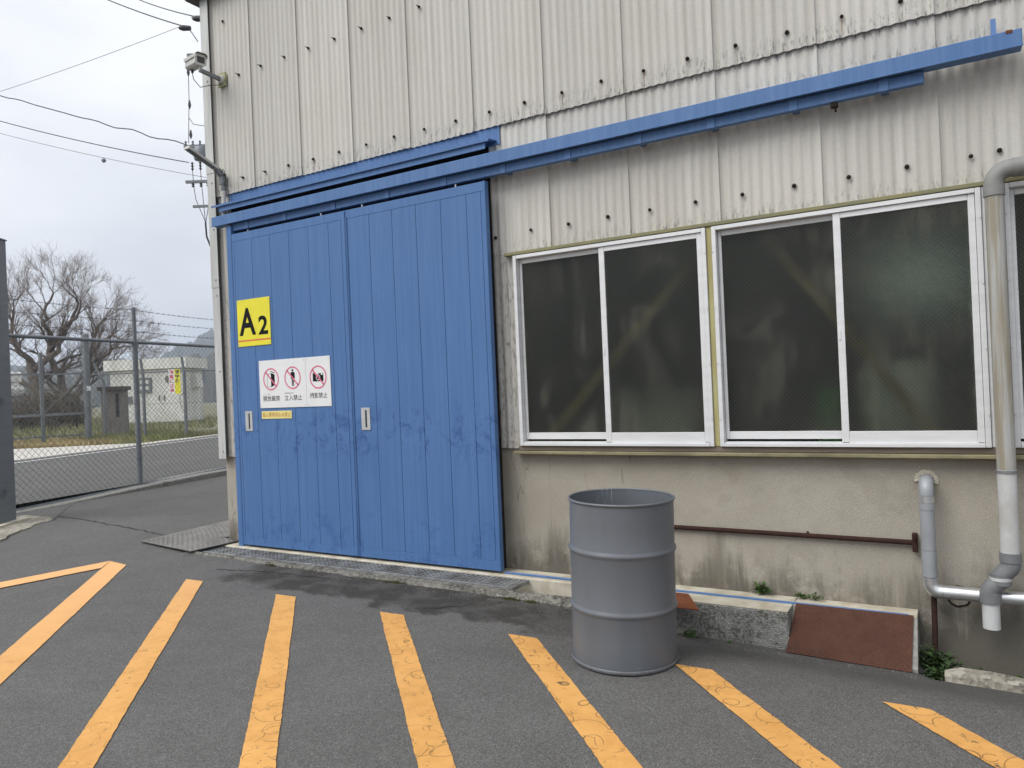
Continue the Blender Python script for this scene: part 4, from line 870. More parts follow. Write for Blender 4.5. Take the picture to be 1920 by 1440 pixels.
# ------------------------------------------------------------------ weeds
def weed(name, label, c, rad, hgt, nst, leafl, mat='leaf', lean=(0, -0.3), droop=0.3):
    t = thing(name, label, 'weed', c, 'weeds along the wall foot'); L = MB(); S_ = MB(); C = Vector(c)
    for i in range(nst):
        a = random.uniform(0, 2 * math.pi); e = random.uniform(0.2, 1.0)
        tip = C + Vector((math.cos(a) * rad * e + lean[0] * hgt, -abs(math.sin(a)) * rad * e * 0.6 + lean[1] * hgt * 0.3, hgt * random.uniform(0.45, 1.0) * (1.1 - 0.5 * e)))
        b = C + Vector((math.cos(a) * rad * 0.25 * e, -abs(math.sin(a)) * 0.012, 0)); pm = b.lerp(tip, 0.5) + Vector((0, 0, hgt * 0.12))
        pth = [b, pm, tip]; S_.tube(pth, [0.0018, 0.0014, 0.0008], 4, cap=False)
        for k in range(random.randint(5, 8)):
            f = random.uniform(0.25, 1.0); p = b.lerp(pm, f * 2) if f < 0.5 else pm.lerp(tip, f * 2 - 1)
            d = Vector((random.uniform(-1, 1), random.uniform(-1, 0.35), random.uniform(-droop, 0.8))).normalized(); l = leafl * random.uniform(0.6, 1.25); sd = d.cross(Vector((0, 0, 1)))
            if sd.length < 0.1: sd = Vector((1, 0, 0))
            sd = sd.normalized() * l * random.uniform(0.26, 0.36); up = sd.cross(d).normalized() * l * 0.1
            q0, q1, q2 = p, p + d * l * 0.45, p + d * l - up * 1.4
            L.add([q0, q1 + sd + up, q2, q1 - sd + up, q1], [(0, 1, 4), (1, 2, 4), (2, 3, 4), (3, 0, 4)])
    S_.build('stems', 'stem', t); stuff(L.build('leaves', mat, t))
weed('weed', 'bushier leafy weed rooted on the white ledge below the wide window', (4.605, 0.035, 0.030), 0.075, 0.105, 16, 0.034)
weed('weed', 'low sprawling pale weed on the ledge just left of the rusty ramp plate', (4.90, 0.035, 0.030), 0.115, 0.065, 15, 0.024)
weed('weed', 'dark leafy weed clump between ramp plate and rusty stub pipe', (5.575, -0.06, -0.30), 0.13, 0.22, 60, 0.044, 'leafdark', (0, -0.9))
weed('weed', 'dark low weeds behind the kerb stone under the outlet pipe', (5.74, -0.10, -0.30), 0.17, 0.12, 34, 0.03, 'leafdark')
weed('weed', 'low dark weeds at the foot of the ramp plate end, left of the kerb stone', (5.565, -0.25, -0.285), 0.07, 0.10, 24, 0.034, 'leafdark')
weed('weed', 'small weed in front of the plinth at the kerb stone', (5.97, -0.235, -0.24), 0.09, 0.07, 13, 0.024)
weed('weed', 'tiny weed in the gap behind the drum beside the ledge', (4.235, -0.315, -0.205), 0.045, 0.10, 9, 0.026)
weed('weed', 'tiny seedling at the foot of the mossy ledge face', (4.47, -0.31, -0.20), 0.02, 0.025, 3, 0.018)

# ------------------------------------------------------------------ security camera and wall lamp at the left corner
t = thing('security_camera', 'boxy white security camera on a bracket high at the left building corner', 'camera', (-0.39, -0.02, 4.63))
MB().box(-0.445, -0.338, -0.034, -0.014, 4.565, 4.70, 0.003).build('wall_plate', 'plateyellow', t)
m = MB(); m.lathe([(0.0, 0.022), (0.036, 0.022), (0.042, 0.012), (0.042, 0.0)], (-0.39, -0.034, 4.632), 16, (0, -1, 0.0001)); m.build('flange', 'cctv', t, True)
m = MB(); m.bar((-0.39, -0.05, 4.630), (-0.39, -0.285, 4.642), 0.030, 0.034); m.build('arm', 'galv2', t)
m = MB(); m.tube([(-0.39, -0.27, 4.645), (-0.39, -0.27, 4.675)], 0.017, 12); m.build('swivel', 'cctv', t, True)
# housing: octagonal prism along its viewing axis, pitched slightly down, looking right and outwards
cc = Vector((-0.455, -0.268, 4.737)); ax = Vector((0.97, -0.22, -0.08)).normalized(); rt = ax.cross(Vector((0, 0, 1))).normalized(); uu = rt.cross(ax)
def octo(m, a0, a1, w, h, ch):
    P = [(-w + ch, -h), (w - ch, -h), (w, -h + ch), (w, h - ch), (w - ch, h), (-w + ch, h), (-w, h - ch), (-w, -h + ch)]
    vs = [cc + ax * a + rt * x + uu * y for a in (a0, a1) for x, y in P]
    m.add(vs, [tuple(range(8))[::-1], tuple(range(8, 16))] + [(i, (i + 1) % 8, 8 + (i + 1) % 8, 8 + i) for i in range(8)]); return m
octo(MB(), -0.14, 0.085, 0.050, 0.047, 0.016).build('housing', 'cctv', t)
octo(MB(), 0.0855, 0.100, 0.056, 0.053, 0.018).build('front_bezel', 'cctv', t)
octo(MB(), 0.1002, 0.1015, 0.036, 0.030, 0.006).build('front_window', 'lens', t)
m = MB()
vs = [cc + ax * a + rt * x + uu * y for a in (-0.15, 0.12) for x, y in ((-0.056, 0.02), (-0.056, 0.050), (-0.034, 0.062), (0.034, 0.062), (0.056, 0.050), (0.056, 0.02), (0.0585, 0.02), (0.0585, 0.052), (0.036, 0.0655), (-0.036, 0.0655), (-0.0585, 0.052), (-0.0585, 0.02))]
m.add(vs, [(i, (i + 1) % 12, 12 + (i + 1) % 12, 12 + i) for i in range(12)] + [tuple(range(12))[::-1], tuple(range(12, 24))]); m.build('sun_shield', 'cctv', t)
m = MB(); b0 = cc - ax * 0.09 - uu * 0.048
m.tube([b0, b0 - uu * 0.03], 0.012, 10); m.tube([b0 - uu * 0.03, b0 + Vector((0.0, 0.01, -0.09)), b0 + Vector((0.03, 0.06, -0.16)), Vector((-0.42, -0.13, 4.555)), Vector((-0.40, -0.05, 4.575)), Vector((-0.37, -0.03, 4.62))], 0.004, 6); m.build('cable', 'cable', t, True)

t = thing('wall_lamp', 'slim grey lamp arm sloping up from the left building corner above the door', 'lamp', (-0.42, -0.03, 3.17))
m = MB(); m.tube([(-0.43, -0.035, 3.26), (-0.43, -0.035, 3.60)], 0.021, 14); m.build('conduit', 'slate', t, True)
m = MB(); m.tube([(-0.43, -0.035, 3.535), (-0.43, -0.035, 3.585)], 0.026, 14); m.box(-0.462, -0.398, -0.062, -0.012, 3.59, 3.70, 0.006); m.bar((-0.43, -0.05, 3.69), (-0.43, -0.11, 3.735), 0.045, 0.05); m.build('bracket', 'galv2', t)
la, lb = Vector((-0.432, -0.10, 3.735)), Vector((-0.445, -0.415, 3.865))
m = MB(); m.bar(la, lb, 0.075, 0.022); m.build('lamp_body', 'cctv', t)
ld = (lb - la).normalized(); lu = Vector((1, 0, 0)).cross(ld).normalized(); lu = lu if lu.z > 0 else -lu
m = MB(); m.bar(la + ld * 0.03 - lu * 0.0135, lb - ld * 0.01 - lu * 0.0135, 0.060, 0.004); m.build('diffuser', 'galv2', t)
m = MB(); m.bar(lb, lb + ld * 0.006, 0.079, 0.030); m.build('end_cap', 'cctv', t)
m = MB(); m.tube([(-0.41, -0.06, 3.70), (-0.385, -0.065, 3.735), (-0.372, -0.06, 3.71), (-0.375, -0.045, 3.64), (-0.40, -0.04, 3.58)], 0.0035, 6); m.tube([(-0.385, -0.05, 3.675), (-0.385, -0.05, 3.69)], 0.012, 8); m.build('cable', 'cable', t, True)

# ------------------------------------------------------------------ inside the workshop, seen through frosted glass
def brace(p0, p1, label):
    t = thing('diagonal_brace', label, 'brace', p0, 'yellow braces behind the windows'); MB().bar(p0, p1, 0.07, 0.07, (0, 1, 0)).build('bar', 'brace', t)
brace((4.62, 0.24, 2.50), (5.72, 0.24, 0.93), 'yellow diagonal brace dimly seen through the right window')
brace((4.36, 0.24, 2.47), (2.98, 0.24, 1.05), 'yellow diagonal brace dimly seen through the left window')
m = MB(); m.tube([(5.865, 0.14, 0.9), (5.865, 0.14, 2.42)], 0.028, 14)
for z in (1.28, 1.52, 1.75): m.tube([(5.865, 0.14, z), (5.865, 0.14, z + 0.07)], 0.04, 14)
o = m.build('inner_pipe', 'white_paint', None, True); tag(o, 'pale vertical pipe just behind the frosted right-hand pane', 'pipe')
m = MB(); m.lathe([(0.0, 0.0), (0.22, 0.0), (0.24, 0.1), (0.24, 0.42), (0.18, 0.5), (0.0, 0.52)], (5.42, 0.75, 1.02), 24); m.tube([(5.42, 0.75, 0.02), (5.42, 0.75, 1.03)], 0.06, 12)
o = m.build('pale_tank', 'hut', None, True); tag(o, 'pale rounded tank blurred behind the right window', 'tank')
m = MB(); m.box(4.93, 5.10, 0.40, 0.65, 0.02, 1.36, 0.02); m.box(4.96, 5.07, 0.37, 0.3995, 1.1, 1.25, 0.01); o = m.build('green_cabinet', 'green', None); tag(o, 'dark green cabinet blurred at the lower middle of the right window', 'cabinet')
m = MB(); m.box(3.3, 3.9, 0.9, 1.4, 0.02, 1.3, 0.03); m.box(3.25, 3.95, 0.85, 1.45, 1.3005, 1.36, 0.02); o = m.build('work_bench', 'hut', None); tag(o, 'pale work bench faintly visible behind the left window', 'bench')

# ------------------------------------------------------------------ gate post and chain-link fence
t = thing('gate_post', 'tall thick grey-painted steel gate post at the left edge', 'post', (-4.3, -0.4, 0.03))
e0 = Vector((-4.366, -0.177, 0)); du = Vector((0.57, -0.82, 0)).normalized(); dv = Vector((-0.82, -0.57, 0)).normalized()
def pb(m, u0, u1, v0, v1, z0, z1):
    vs = [e0 + du * u + dv * v + Vector((0, 0, z)) for u in (u0, u1) for v in (v0, v1) for z in (z0, z1)]
    return m.add(vs, [(0, 1, 3, 2), (4, 6, 7, 5), (0, 4, 5, 1), (2, 3, 7, 6), (0, 2, 6, 4), (1, 5, 7, 3)])
pb(MB(), 0, 0.36, 0, 0.36, 0.02, 3.55).build('post', 'gatepost', t)
pb(MB(), -0.012, 0.372, -0.012, 0.372, 3.5505, 3.565).build('cap', 'gatepost', t)
for z in (0.42, 1.52, 2.6):
    m = MB(); pb(m, 0.20, 0.36, -0.02, -0.0005, z, z + 0.10); pb(m, 0.225, 0.26, -0.06, -0.0205, z + 0.03, z + 0.07); m.build('hinge', 'gatepost', t)
m = MB()
ptsf = [(-4.75, 0.12), (-4.2, 0.16), (-3.93, 0.02), (-3.80, -0.25), (-3.55, -0.5), (-3.1, -0.95), (-3.4, -1.5), (-4.6, -1.2), (-5.0, -0.4)]
P2 = []
for i in range(len(ptsf)):
    a, b = Vector(ptsf[i]), Vector(ptsf[(i + 1) % len(ptsf)])
    for k in range(6): q = a.lerp(b, k / 6); P2.append((q.x + random.uniform(-0.03, 0.03), q.y + random.uniform(-0.03, 0.03)))
struct(m.prism(P2, -0.1, 0.056).build('post_footing', 'footing'))
pb(MB(), -0.12, 0.5, -0.10, 0.5, 0.0, 0.075).build('base_pad', 'ledge', t)

def FL(y, z=0.0): return Vector((-5.35 - 0.2 * (y - 0.2), y, z))
kerb = MB(); K = 40
vs = []
for i in range(K + 1):
    y = -3 + 18 * i / K; p = FL(y); j = random.uniform(-0.008, 0.008)
    zt = 0.05 + 0.09 * sstep(0, 4, y) 
    vs += [(p.x + 0.20, y, -0.1), (p.x + 0.20 + j, y, zt - 0.012), (p.x + 0.185 + j, y, zt), (p.x - 0.16, y, zt + 0.02), (p.x - 0.16, y, -0.1)]
kerb.add(vs, [(5 * i + q, 5 * i + 5 + q, 5 * i + 6 + q, 5 * i + 1 + q) for i in range(K) for q in range(4)])
struct(kerb.build('fence_kerb', 'fencekerb'))
t = thing('chain_link_fence', 'grey chain-link fence with barbed wire between the yard and the road', 'fence', FL(2.38, 0.1))
ys = [2.38 - 2.95, 2.38, 2.38 + 2.95, 2.38 + 5.9]; y0, y1 = -0.6, 8.2
def zb(y): return 0.055 + 0.024 * (y - 0.2) if y < 4.5 else 0.158 + 0.0 * y
for y in ys:
    p = FL(y); b = -0.05
    m = MB(); m.tube([(p.x, p.y, b), (p.x, p.y, 2.50)], 0.042, 14); m.tube([(p.x, p.y, 2.50), (p.x, p.y, 3.02)], 0.031, 12); m.build('post', 'galv', t, True)
    m = MB(); m.lathe([(0.0, 0.02), (0.02, 0.018), (0.034, 0.0)], (p.x, p.y, 3.02), 12); m.build('post_cap', 'galv', t, True)
    for z in (0.55, 1.45, 2.42): m = MB(); m.tube([(p.x, p.y, z), (p.x, p.y, z + 0.03)], 0.050, 14); m.build('band', 'galv', t, True)
m = MB(); m.tube([FL(y0, 2.46), FL(y1, 2.46)], 0.028, 12); m.build('top_rail', 'galv', t, True)
m = MB(); m.tube([FL(y, zb(y)) for y in (y0, 1, 2, 3, 4, 4.5, 6, y1)], 0.026, 12); m.build('bottom_rail', 'galv', t, True)
def linkmesh(P0, P1, zlo, zhi, cell, r, name, mat, par):
    """diamond netting between two plan points: zig-zag wires in both directions"""
    P0, P1 = Vector((P0[0], P0[1], 0)), Vector((P1[0], P1[1], 0)); L = (P1 - P0).length; D_ = (P1 - P0).normalized(); nrm = Vector((-D_.y, D_.x, 0)); m = MB(); k = -(zhi - zlo)
    def seg(u0, z0, u1, z1, o):
        a = P0 + D_ * u0 + nrm * o; b = P0 + D_ * u1 + nrm * o; a.z, b.z = z0, z1; m.tube([a, b], r, 4, cap=False)
    while k < L:
        for s_ in (1, -1):
            ua, za = k, (zlo if s_ > 0 else zhi); t0 = max(0, -ua); t1 = min(zhi - zlo, L - ua)
            if t1 - t0 > cell * 0.3: seg(ua + t0, za + s_ * t0, ua + t1, za + s_ * t1, 0.002 * s_)
        k += cell
    return stuff(m.build(name, mat, par))
linkmesh(FL(y0), FL(4.5), 0.10, 2.44, 0.098, 0.0026, 'wire_netting', 'wire', t)
linkmesh(FL(4.5), FL(y1), 0.15, 2.44, 0.098, 0.0026, 'wire_netting', 'wire', t)
for z, sg in ((2.64, 0.01), (2.82, 0.015), (2.99, 0.02)):
    m = MB()
    for a, b in zip(ys, ys[1:]):
        for o in (0, 1):
            m.tube([FL(a + (b - a) * i / 24, z - 0.03 * 4 * (i / 24) * (1 - i / 24)) + Vector((0.003 * math.sin(i * 2.4 + o * 3.1), 0, 0.003 * math.cos(i * 2.4 + o * 3.1))) for i in range(25)], 0.0022, 4, cap=False)
        k = 0
        while k < 26:
            f = (k + 0.5) / 26; p = FL(a + (b - a) * f, z - 0.12 * f * (1 - f))
            for _ in range(3):
                d = Vector((random.uniform(-1, 1), random.uniform(-.6, .6), random.uniform(-1, 1))).normalized() * 0.022; m.tube([p - d, p + d], 0.002, 4, cap=False)
            k += 1
    m.build('barbed_wire', 'wire', t)

# ------------------------------------------------------------------ far side of the road: gate, fence, hut, pillar
GB = Vector((-20.99, 10.18, 0.15)); GL = Vector((-21.45, 8.87, 0.15)); GD = (GL - GB).normalized()
t = thing('far_gate', 'grey chain-link gate across the road in front of the bare trees', 'gate', GB)
m = MB(); m.tube([GB, GB + Vector((0, 0, 3.85))], 0.115, 14); m.lathe([(0.0, 0.05), (0.08, 0.04), (0.118, 0.0)], GB + Vector((0, 0, 3.85)), 14); m.build('main_post', 'galv2', t, True)
MB().box(GB.x + 0.105, GB.x + 0.122, GB.y - 0.07, GB.y + 0.07, 1.98, 2.14, 0.004).build('tag_plate', 'white_paint', t)
for k in (1, 2, 3):
    p = GB + GD * (1.39 * k); m = MB(); m.bar(p, p + Vector((0, 0, 3.2 if k == 1 else 2.6)), 0.10, 0.10, (1, 0, 0)); m.build('stile', 'galv2', t)
G0, G1 = GB + GD * 0.16, GB + GD * 4.2
for z, w in ((2.60, 0.055), (1.18, 0.085), (0.42, 0.05)):
    m = MB(); m.bar(G0 + Vector((0, 0, z - 0.15)), G1 + Vector((0, 0, z - 0.15)), w, w); m.build('rail', 'galv2', t)
for k in range(3):
    a, b = GB + GD * (1.39 * k + 0.1), GB + GD * (1.39 * (k + 1) - 0.06)
    for (za, zc) in ((1.25, 2.5), (2.5, 1.25), (0.4, 1.1)):
        m = MB(); m.tube([a + Vector((0, 0, za - 0.15)), b + Vector((0, 0, zc - 0.15))], 0.012, 6); m.build('brace_rod', 'galv2', t)
linkmesh((G0.x, G0.y), (G1.x, G1.y), 0.28, 2.45, 0.15, 0.0035, 'wire_netting', 'wire', t)
F2 = [GB + Vector((0.12, 0.08, 0)), Vector((-19.30, 11.25, 0.15)), Vector((-18.04, 12.02, 0.15)), Vector((-16.9, 13.6, 0.15))]
t = thing('far_fence', 'grey chain-link fence with leaning post tops in front of the white hut', 'fence', F2[2])
for k in (1, 2, 3):
    p = F2[k]; hh = 3.05 if k > 1 else 2.35
    m = MB(); m.tube([p, p + Vector((0, 0, 2.35))], 0.055, 12); m.tube([p + Vector((0, 0, 2.35)), p + Vector((-0.05, -0.04, 2.9))], 0.045, 10); m.build('post', 'galv2', t, True)
    m = MB(); m.tube([p + Vector((0, 0, 0.7)), p + Vector((0, 0, 0.75))], 0.066, 12); m.build('band', 'galv2', t, True)
for a, b in zip(F2, F2[1:]):
    m = MB(); m.tube([a + Vector((0, 0, 2.40)), b + Vector((0, 0, 2.40))], 0.024, 8); m.build('top_rail', 'galv2', t, True)
    m = MB(); m.tube([a + Vector((0, 0, 1.25)), b + Vector((0, 0, 1.25))], 0.006, 6); m.build('tension_wire', 'wire', t)
    linkmesh((a.x, a.y), (b.x, b.y), 0.2, 2.54, 0.13, 0.0035, 'wire_netting', 'wire', t)
# a leaning post stub seen left of the hut
m = MB(); m.tube([(-22.35, 11.6, 0.1), (-22.35, 11.6, 2.35), (-22.55, 11.35, 3.05)], 0.05, 10); o = m.build('fence_post', 'galv2', None, True); tag(o, 'single grey post with bent top left of the white hut', 'post')
# banner tied to the far fence
bp0, bp1 = Vector((-18.47, 11.735, 0)), Vector((-18.12, 11.95, 0)); bd = (bp1 - bp0).normalized(); bn = Vector((bd.y, -bd.x, 0)).normalized()
t = thing('school_zone_banner', 'upright white and yellow banner with red and navy writing tied to the far fence', 'banner', (-18.3, 11.84, 1.72))
def bq(u, z, o): return bp0 + bd * u + bn * o + Vector((0, 0, z))
Lb = (bp1 - bp0).length
for (u0, u1, mt, nm) in ((0.0, Lb * 0.5, 'white_paint', 'white_half'), (Lb * 0.5, Lb, 'sign_yellow', 'yellow_half')):
    MB().add([bq(u, z, o) for o in (0.07, 0.074) for u in (u0, u1) for z in (1.73, 2.62)], [(0, 1, 3, 2), (4, 6, 7, 5), (0, 4, 5, 1), (2, 3, 7, 6), (0, 2, 6, 4), (1, 5, 7, 3)]).build(nm, mt, t)
def brot(a, b): return bq(a, b, 0.0765)
for k, ch in enumerate('児童に注意'): text_mesh(ch, 0.135, 'red_ink', 0.02, 1, Lb * 0.25, 2.53 - 0.168 * k, 0, 0.15, 'lettering', t, brot)
for k, ch in enumerate('通学路'): text_mesh(ch, 0.13, 'navy_ink', 0.02, 1, Lb * 0.75, 2.53 - 0.168 * k, 0, 0.14, 'lettering', t, brot)
m = MB(); m.tube([F2[2] + Vector((0.02, -0.07, 1.62)), F2[2] + Vector((-0.16, -0.1, 1.5)), F2[2] + Vector((-0.14, -0.1, 1.2)), F2[2] + Vector((0.0, -0.07, 0.95))], 0.008, 5); o = m.build('loose_cable', 'cable', None); tag(o, 'loose black cable loop hanging on the far fence post', 'cable')

# white hut
hc, hl, hr = Vector((-31.127, 21.3, 0)), Vector((-35.3, 19.62, 0)), Vector((-32.43, 23.49, 0)); hb = hl + (hr - hc)
t = thing('pump_hut', 'small flat-roofed white plaster hut behind the far fence', 'hut', hc)
def quadwall(m, a, b, z0, z1): m.add([(a.x, a.y, z0), (b.x, b.y, z0), (b.x, b.y, z1), (a.x, a.y, z1)], [(0, 1, 2, 3)])
MB().prism([(p.x, p.y) for p in (hl, hc, hr, hb)], 0.35, 3.32).build('wall', 'hut', t)
ctr = (hl + hc + hr + hb) / 4
def off(p, k): d = (p - ctr); return ctr + d + d.normalized() * k
MB().prism([(off(p, 0.32).x, off(p, 0.32).y) for p in (hl, hc, hr, hb)], 3.33, 3.92).build('roof', 'hut', t)
MB().prism([(off(p, 0.12).x, off(p, 0.12).y) for p in (hl, hc, hr, hb)], 0.1, 0.349).build('base_slab', 'pillar', t)
wl = (hc - hl).normalized(); wn = Vector((wl.y, -wl.x, 0)).normalized()
def hq(m, u0, u1, z0, z1, o0, o1):
    vs = [hl + wl * u + wn * o + Vector((0, 0, z)) for u in (u0, u1) for o in (o0, o1) for z in (z0, z1)]; return m.add(vs, [(0, 1, 3, 2), (4, 6, 7, 5), (0, 4, 5, 1), (2, 3, 7, 6), (0, 2, 6, 4), (1, 5, 7, 3)])
HL = (hc - hl).length
d = hq(MB(), HL * 0.40, HL * 0.57, 2.02, 2.86, 0.005, 0.06).build('meter_box', 'galv2', t)
for a in (0.44, 0.52):
    for z in (2.28, 2.62): m = MB(); p = hl + wl * HL * a + wn * 0.061 + Vector((0, 0, z)); m.lathe([(0.0, 0.02), (0.11, 0.02), (0.12, 0.0)], p, 14, wn); m.build('dial', 'hut', d, True)
hq(MB(), HL * 0.20, HL * 0.30, 1.45, 1.85, 0.005, 0.05).build('vent_box', 'galv2', t)
for a in (0.66, 0.73): hq(MB(), HL * a, HL * a + 0.07, 1.55, 1.83, 0.005, 0.035).build('slot_vent', 'galv2', t)
m = MB(); m.lathe([(0.0, 0.03), (0.2, 0.03), (0.22, 0.0)], hl + wl * HL * 0.80 + wn * 0.005 + Vector((0, 0, 2.72)), 18, wn); m.build('round_vent', 'pillar', t, True)
sl_ = (hr - hc).normalized(); sn = Vector((sl_.y, -sl_.x, 0)).normalized()
p = hc + sl_ * 1.05; m = MB()
m.add([p + sl_ * u + sn * o + Vector((0, 0, z)) for (u, o, z) in ((0, 0.005, 2.2), (0.8, 0.005, 2.2), (0.8, 0.005, 3.1), (0, 0.005, 3.1), (0, 0.35, 2.25), (0.8, 0.35, 2.25), (0.8, 0.25, 3.0), (0, 0.25, 3.0))], [(0, 3, 2, 1), (4, 5, 6, 7), (0, 1, 5, 4), (3, 7, 6, 2), (0, 4, 7, 3), (1, 2, 6, 5)]); m.build('duct_box', 'hut', t)

# stone gate pillar
pc = Vector((-22.92, 12.36, 0.1)); pu = Vector((0.714, 0.70, 0)).normalized(); pv = Vector((pu.y, -pu.x, 0))
t = thing('gate_pillar', 'weathered concrete gate pillar with a dark overhanging cap beside the hut', 'pillar', pc)
def pq(m, w, dpt, z0, z1, du_=0):
    vs = [pc + pu * (u + du_) + pv * v + Vector((0, 0, z)) for u in (-w, w) for v in (-dpt, dpt) for z in (z0, z1)]; return m.add(vs, [(0, 1, 3, 2), (4, 6, 7, 5), (0, 4, 5, 1), (2, 3, 7, 6), (0, 2, 6, 4), (1, 5, 7, 3)])
pq(MB(), 0.40, 0.36, 0.0, 1.90).build('shaft', 'pillar', t); pq(MB(), 0.50, 0.48, 1.901, 2.05).build('cap', 'pillar_cap', t)
m = MB(); vs = [pc + pu * u + pv * v + Vector((0, 0, z)) for u in (0.12, 0.24) for v in (0.361, 0.372) for z in (0.85, 1.75)]; m.add(vs, [(0, 1, 3, 2), (4, 6, 7, 5), (0, 4, 5, 1), (2, 3, 7, 6), (0, 2, 6, 4), (1, 5, 7, 3)]); m.build('slot', 'dark', t)
# white column at the far left, behind the far gate
t = thing('white_column', 'white gatehouse column with a bulged cap, left behind the far gate', 'column', (-40.6, 17.4, 0.1))
m = MB(); m.box(-41.4, -40.55, 16.3, 17.4, 0.1, 2.9, 0.03); m.build('shaft', 'hut', t); m = MB(); m.box(-41.6, -40.4, 16.15, 17.75, 2.0, 2.75, 0.2); m.build('bulge', 'hut', t)
m = MB(); m.box(-41.4, -40.5, 16.25, 17.55, 2.901, 3.55, 0.08); m.build('cap', 'hut', t)

# ------------------------------------------------------------------ vegetation beyond the road
def grow(mb, tw, p, d, L, r, lvl, maxl, wind):
    k = 4 if lvl < 3 else 3; pts = [p.copy()]; rad = [r]; dd = d.copy()
    for i in range(k):
        dd = (dd + Vector((random.gauss(0, 0.16), random.gauss(0, 0.16), random.gauss(0.05, 0.12))) + wind * 0.04).normalized()
        pts.append(pts[-1] + dd * L / k); rad.append(r * (1 - 0.5 * (i + 1) / k))
    (mb if lvl < 4 else tw).tube(pts, rad, 7 if lvl < 2 else (5 if lvl < 4 else 3), cap=False)
    if lvl >= maxl: return
    nb = {0: 4, 1: 4, 2: 5, 3: 5, 4: 5, 5: 3}.get(lvl, 3)
    for b in range(nb):
        f = random.uniform(0.35, 1.0) if b else 1.0; i = min(k - 1, int(f * k)); q = pts[i].lerp(pts[i + 1], f * k - i) if f < 1 else pts[-1]
        base = (pts[i + 1] - pts[i]).normalized(); perp = base.cross(Vector((random.gauss(0, 1), random.gauss(0, 1), random.gauss(0, 1)))).normalized()
        ang = random.uniform(0.25, 0.85); nd = (base * math.cos(ang) + perp * math.sin(ang) + Vector((0, 0, 0.12))).normalized()
        grow(mb, tw, q, nd, L * random.uniform(0.55, 0.8), max(0.0055, rad[min(i + 1, k)] * random.uniform(0.5, 0.75)), lvl + 1, maxl, wind)
def tree(label, base, limbs, maxl=5):
    t = thing('bare_tree', label, 'tree', base, 'bare trees beyond the road'); mb, tw = MB(), MB(); b = Vector(base)
    for (path, r0, r1, L) in limbs:
        P = [Vector(q) for q in path]; S_ = []
        for i in range(len(P) - 1):
            for k in range(3): S_.append(P[i].lerp(P[i + 1], k / 3) + Vector((random.gauss(0, 0.06), random.gauss(0, 0.1), random.gauss(0, 0.05))) * (0 if i + k == 0 else 1))
        S_.append(P[-1]); n_ = len(S_); R_ = [(r0 + (r1 - r0) * i / (n_ - 1)) * 0.72 for i in range(n_)]; mb.tube(S_, R_, 9, cap=False)
        for i in range(2 if r0 < 0.3 else (4 if r1 < 0.2 else n_), n_):
            base_d = (S_[i] - S_[i - 1]).normalized()
            for rep in range((1 if random.random() < 0.75 else 0) if i < n_ - 1 else 3):
                perp = base_d.cross(Vector((random.gauss(0, 1), random.gauss(0, 1), random.gauss(0, 1)))).normalized(); a = random.uniform(0.3, 0.95)
                grow(mb, tw, S_[i], (base_d * math.cos(a) + perp * math.sin(a) + Vector((0, 0, 0.15))).normalized(), L * 0.85 * random.uniform(0.6, 1.0), R_[i] * 0.5, 2, maxl, Vector((0.5, 0.3, 0)))
    mb.build('trunk', 'bark', t, True); stuff(tw.build('crown', 'twig', t))
# limb paths laid out in the plane of each tree: u to the right as seen from the yard, w away from it
def at(b, u, w, z):
    z = z if z < 3.8 else 3.8 + (z - 3.8) * 0.72; u = u if u < 2.4 else 2.4 + (u - 2.4) * 0.5
    return (b[0] + 0.86 * u - 0.51 * w, b[1] + 0.51 * u + 0.86 * w, z)
TA = (-43.3, 19.55, 0.0); a_ = lambda u, w, z: at(TA, u, w, z)
tree('left bare tree with several spreading limbs beyond the far gate', TA, [
    ([a_(0.5, 0, 0), a_(0.35, 0, 1.6), a_(0.1, 0, 3.0), a_(-0.05, 0, 4.4)], 0.46, 0.32, 1.6),
    ([a_(0.0, 0, 3.6), a_(-0.7, 0.4, 5.0), a_(-1.8, 0.8, 6.6), a_(-2.6, 1.0, 8.6)], 0.32, 0.10, 2.1),
    ([a_(0.0, 0, 4.2), a_(-0.4, -0.5, 5.4), a_(-0.7, -0.8, 7.0), a_(-0.4, -1.0, 9.0)], 0.28, 0.08, 2.0),
    ([a_(0.1, 0, 3.8), a_(0.9, 0.4, 4.9), a_(1.5, 0.6, 6.4), a_(2.2, 0.8, 8.6), a_(2.6, 0.6, 9.8)], 0.30, 0.08, 2.0),
    ([a_(0.1, 0, 2.6), a_(-1.4, -0.5, 3.6), a_(-2.8, -0.8, 4.6)], 0.24, 0.08, 1.9),
    ([a_(0.1, 0, 3.0), a_(1.3, 0.5, 3.8), a_(2.2, 0.9, 4.3)], 0.18, 0.06, 1.4)], 5)
TB = (-42.6, 21.3, 0.0); b_ = lambda u, w, z: at(TB, u, w, z)
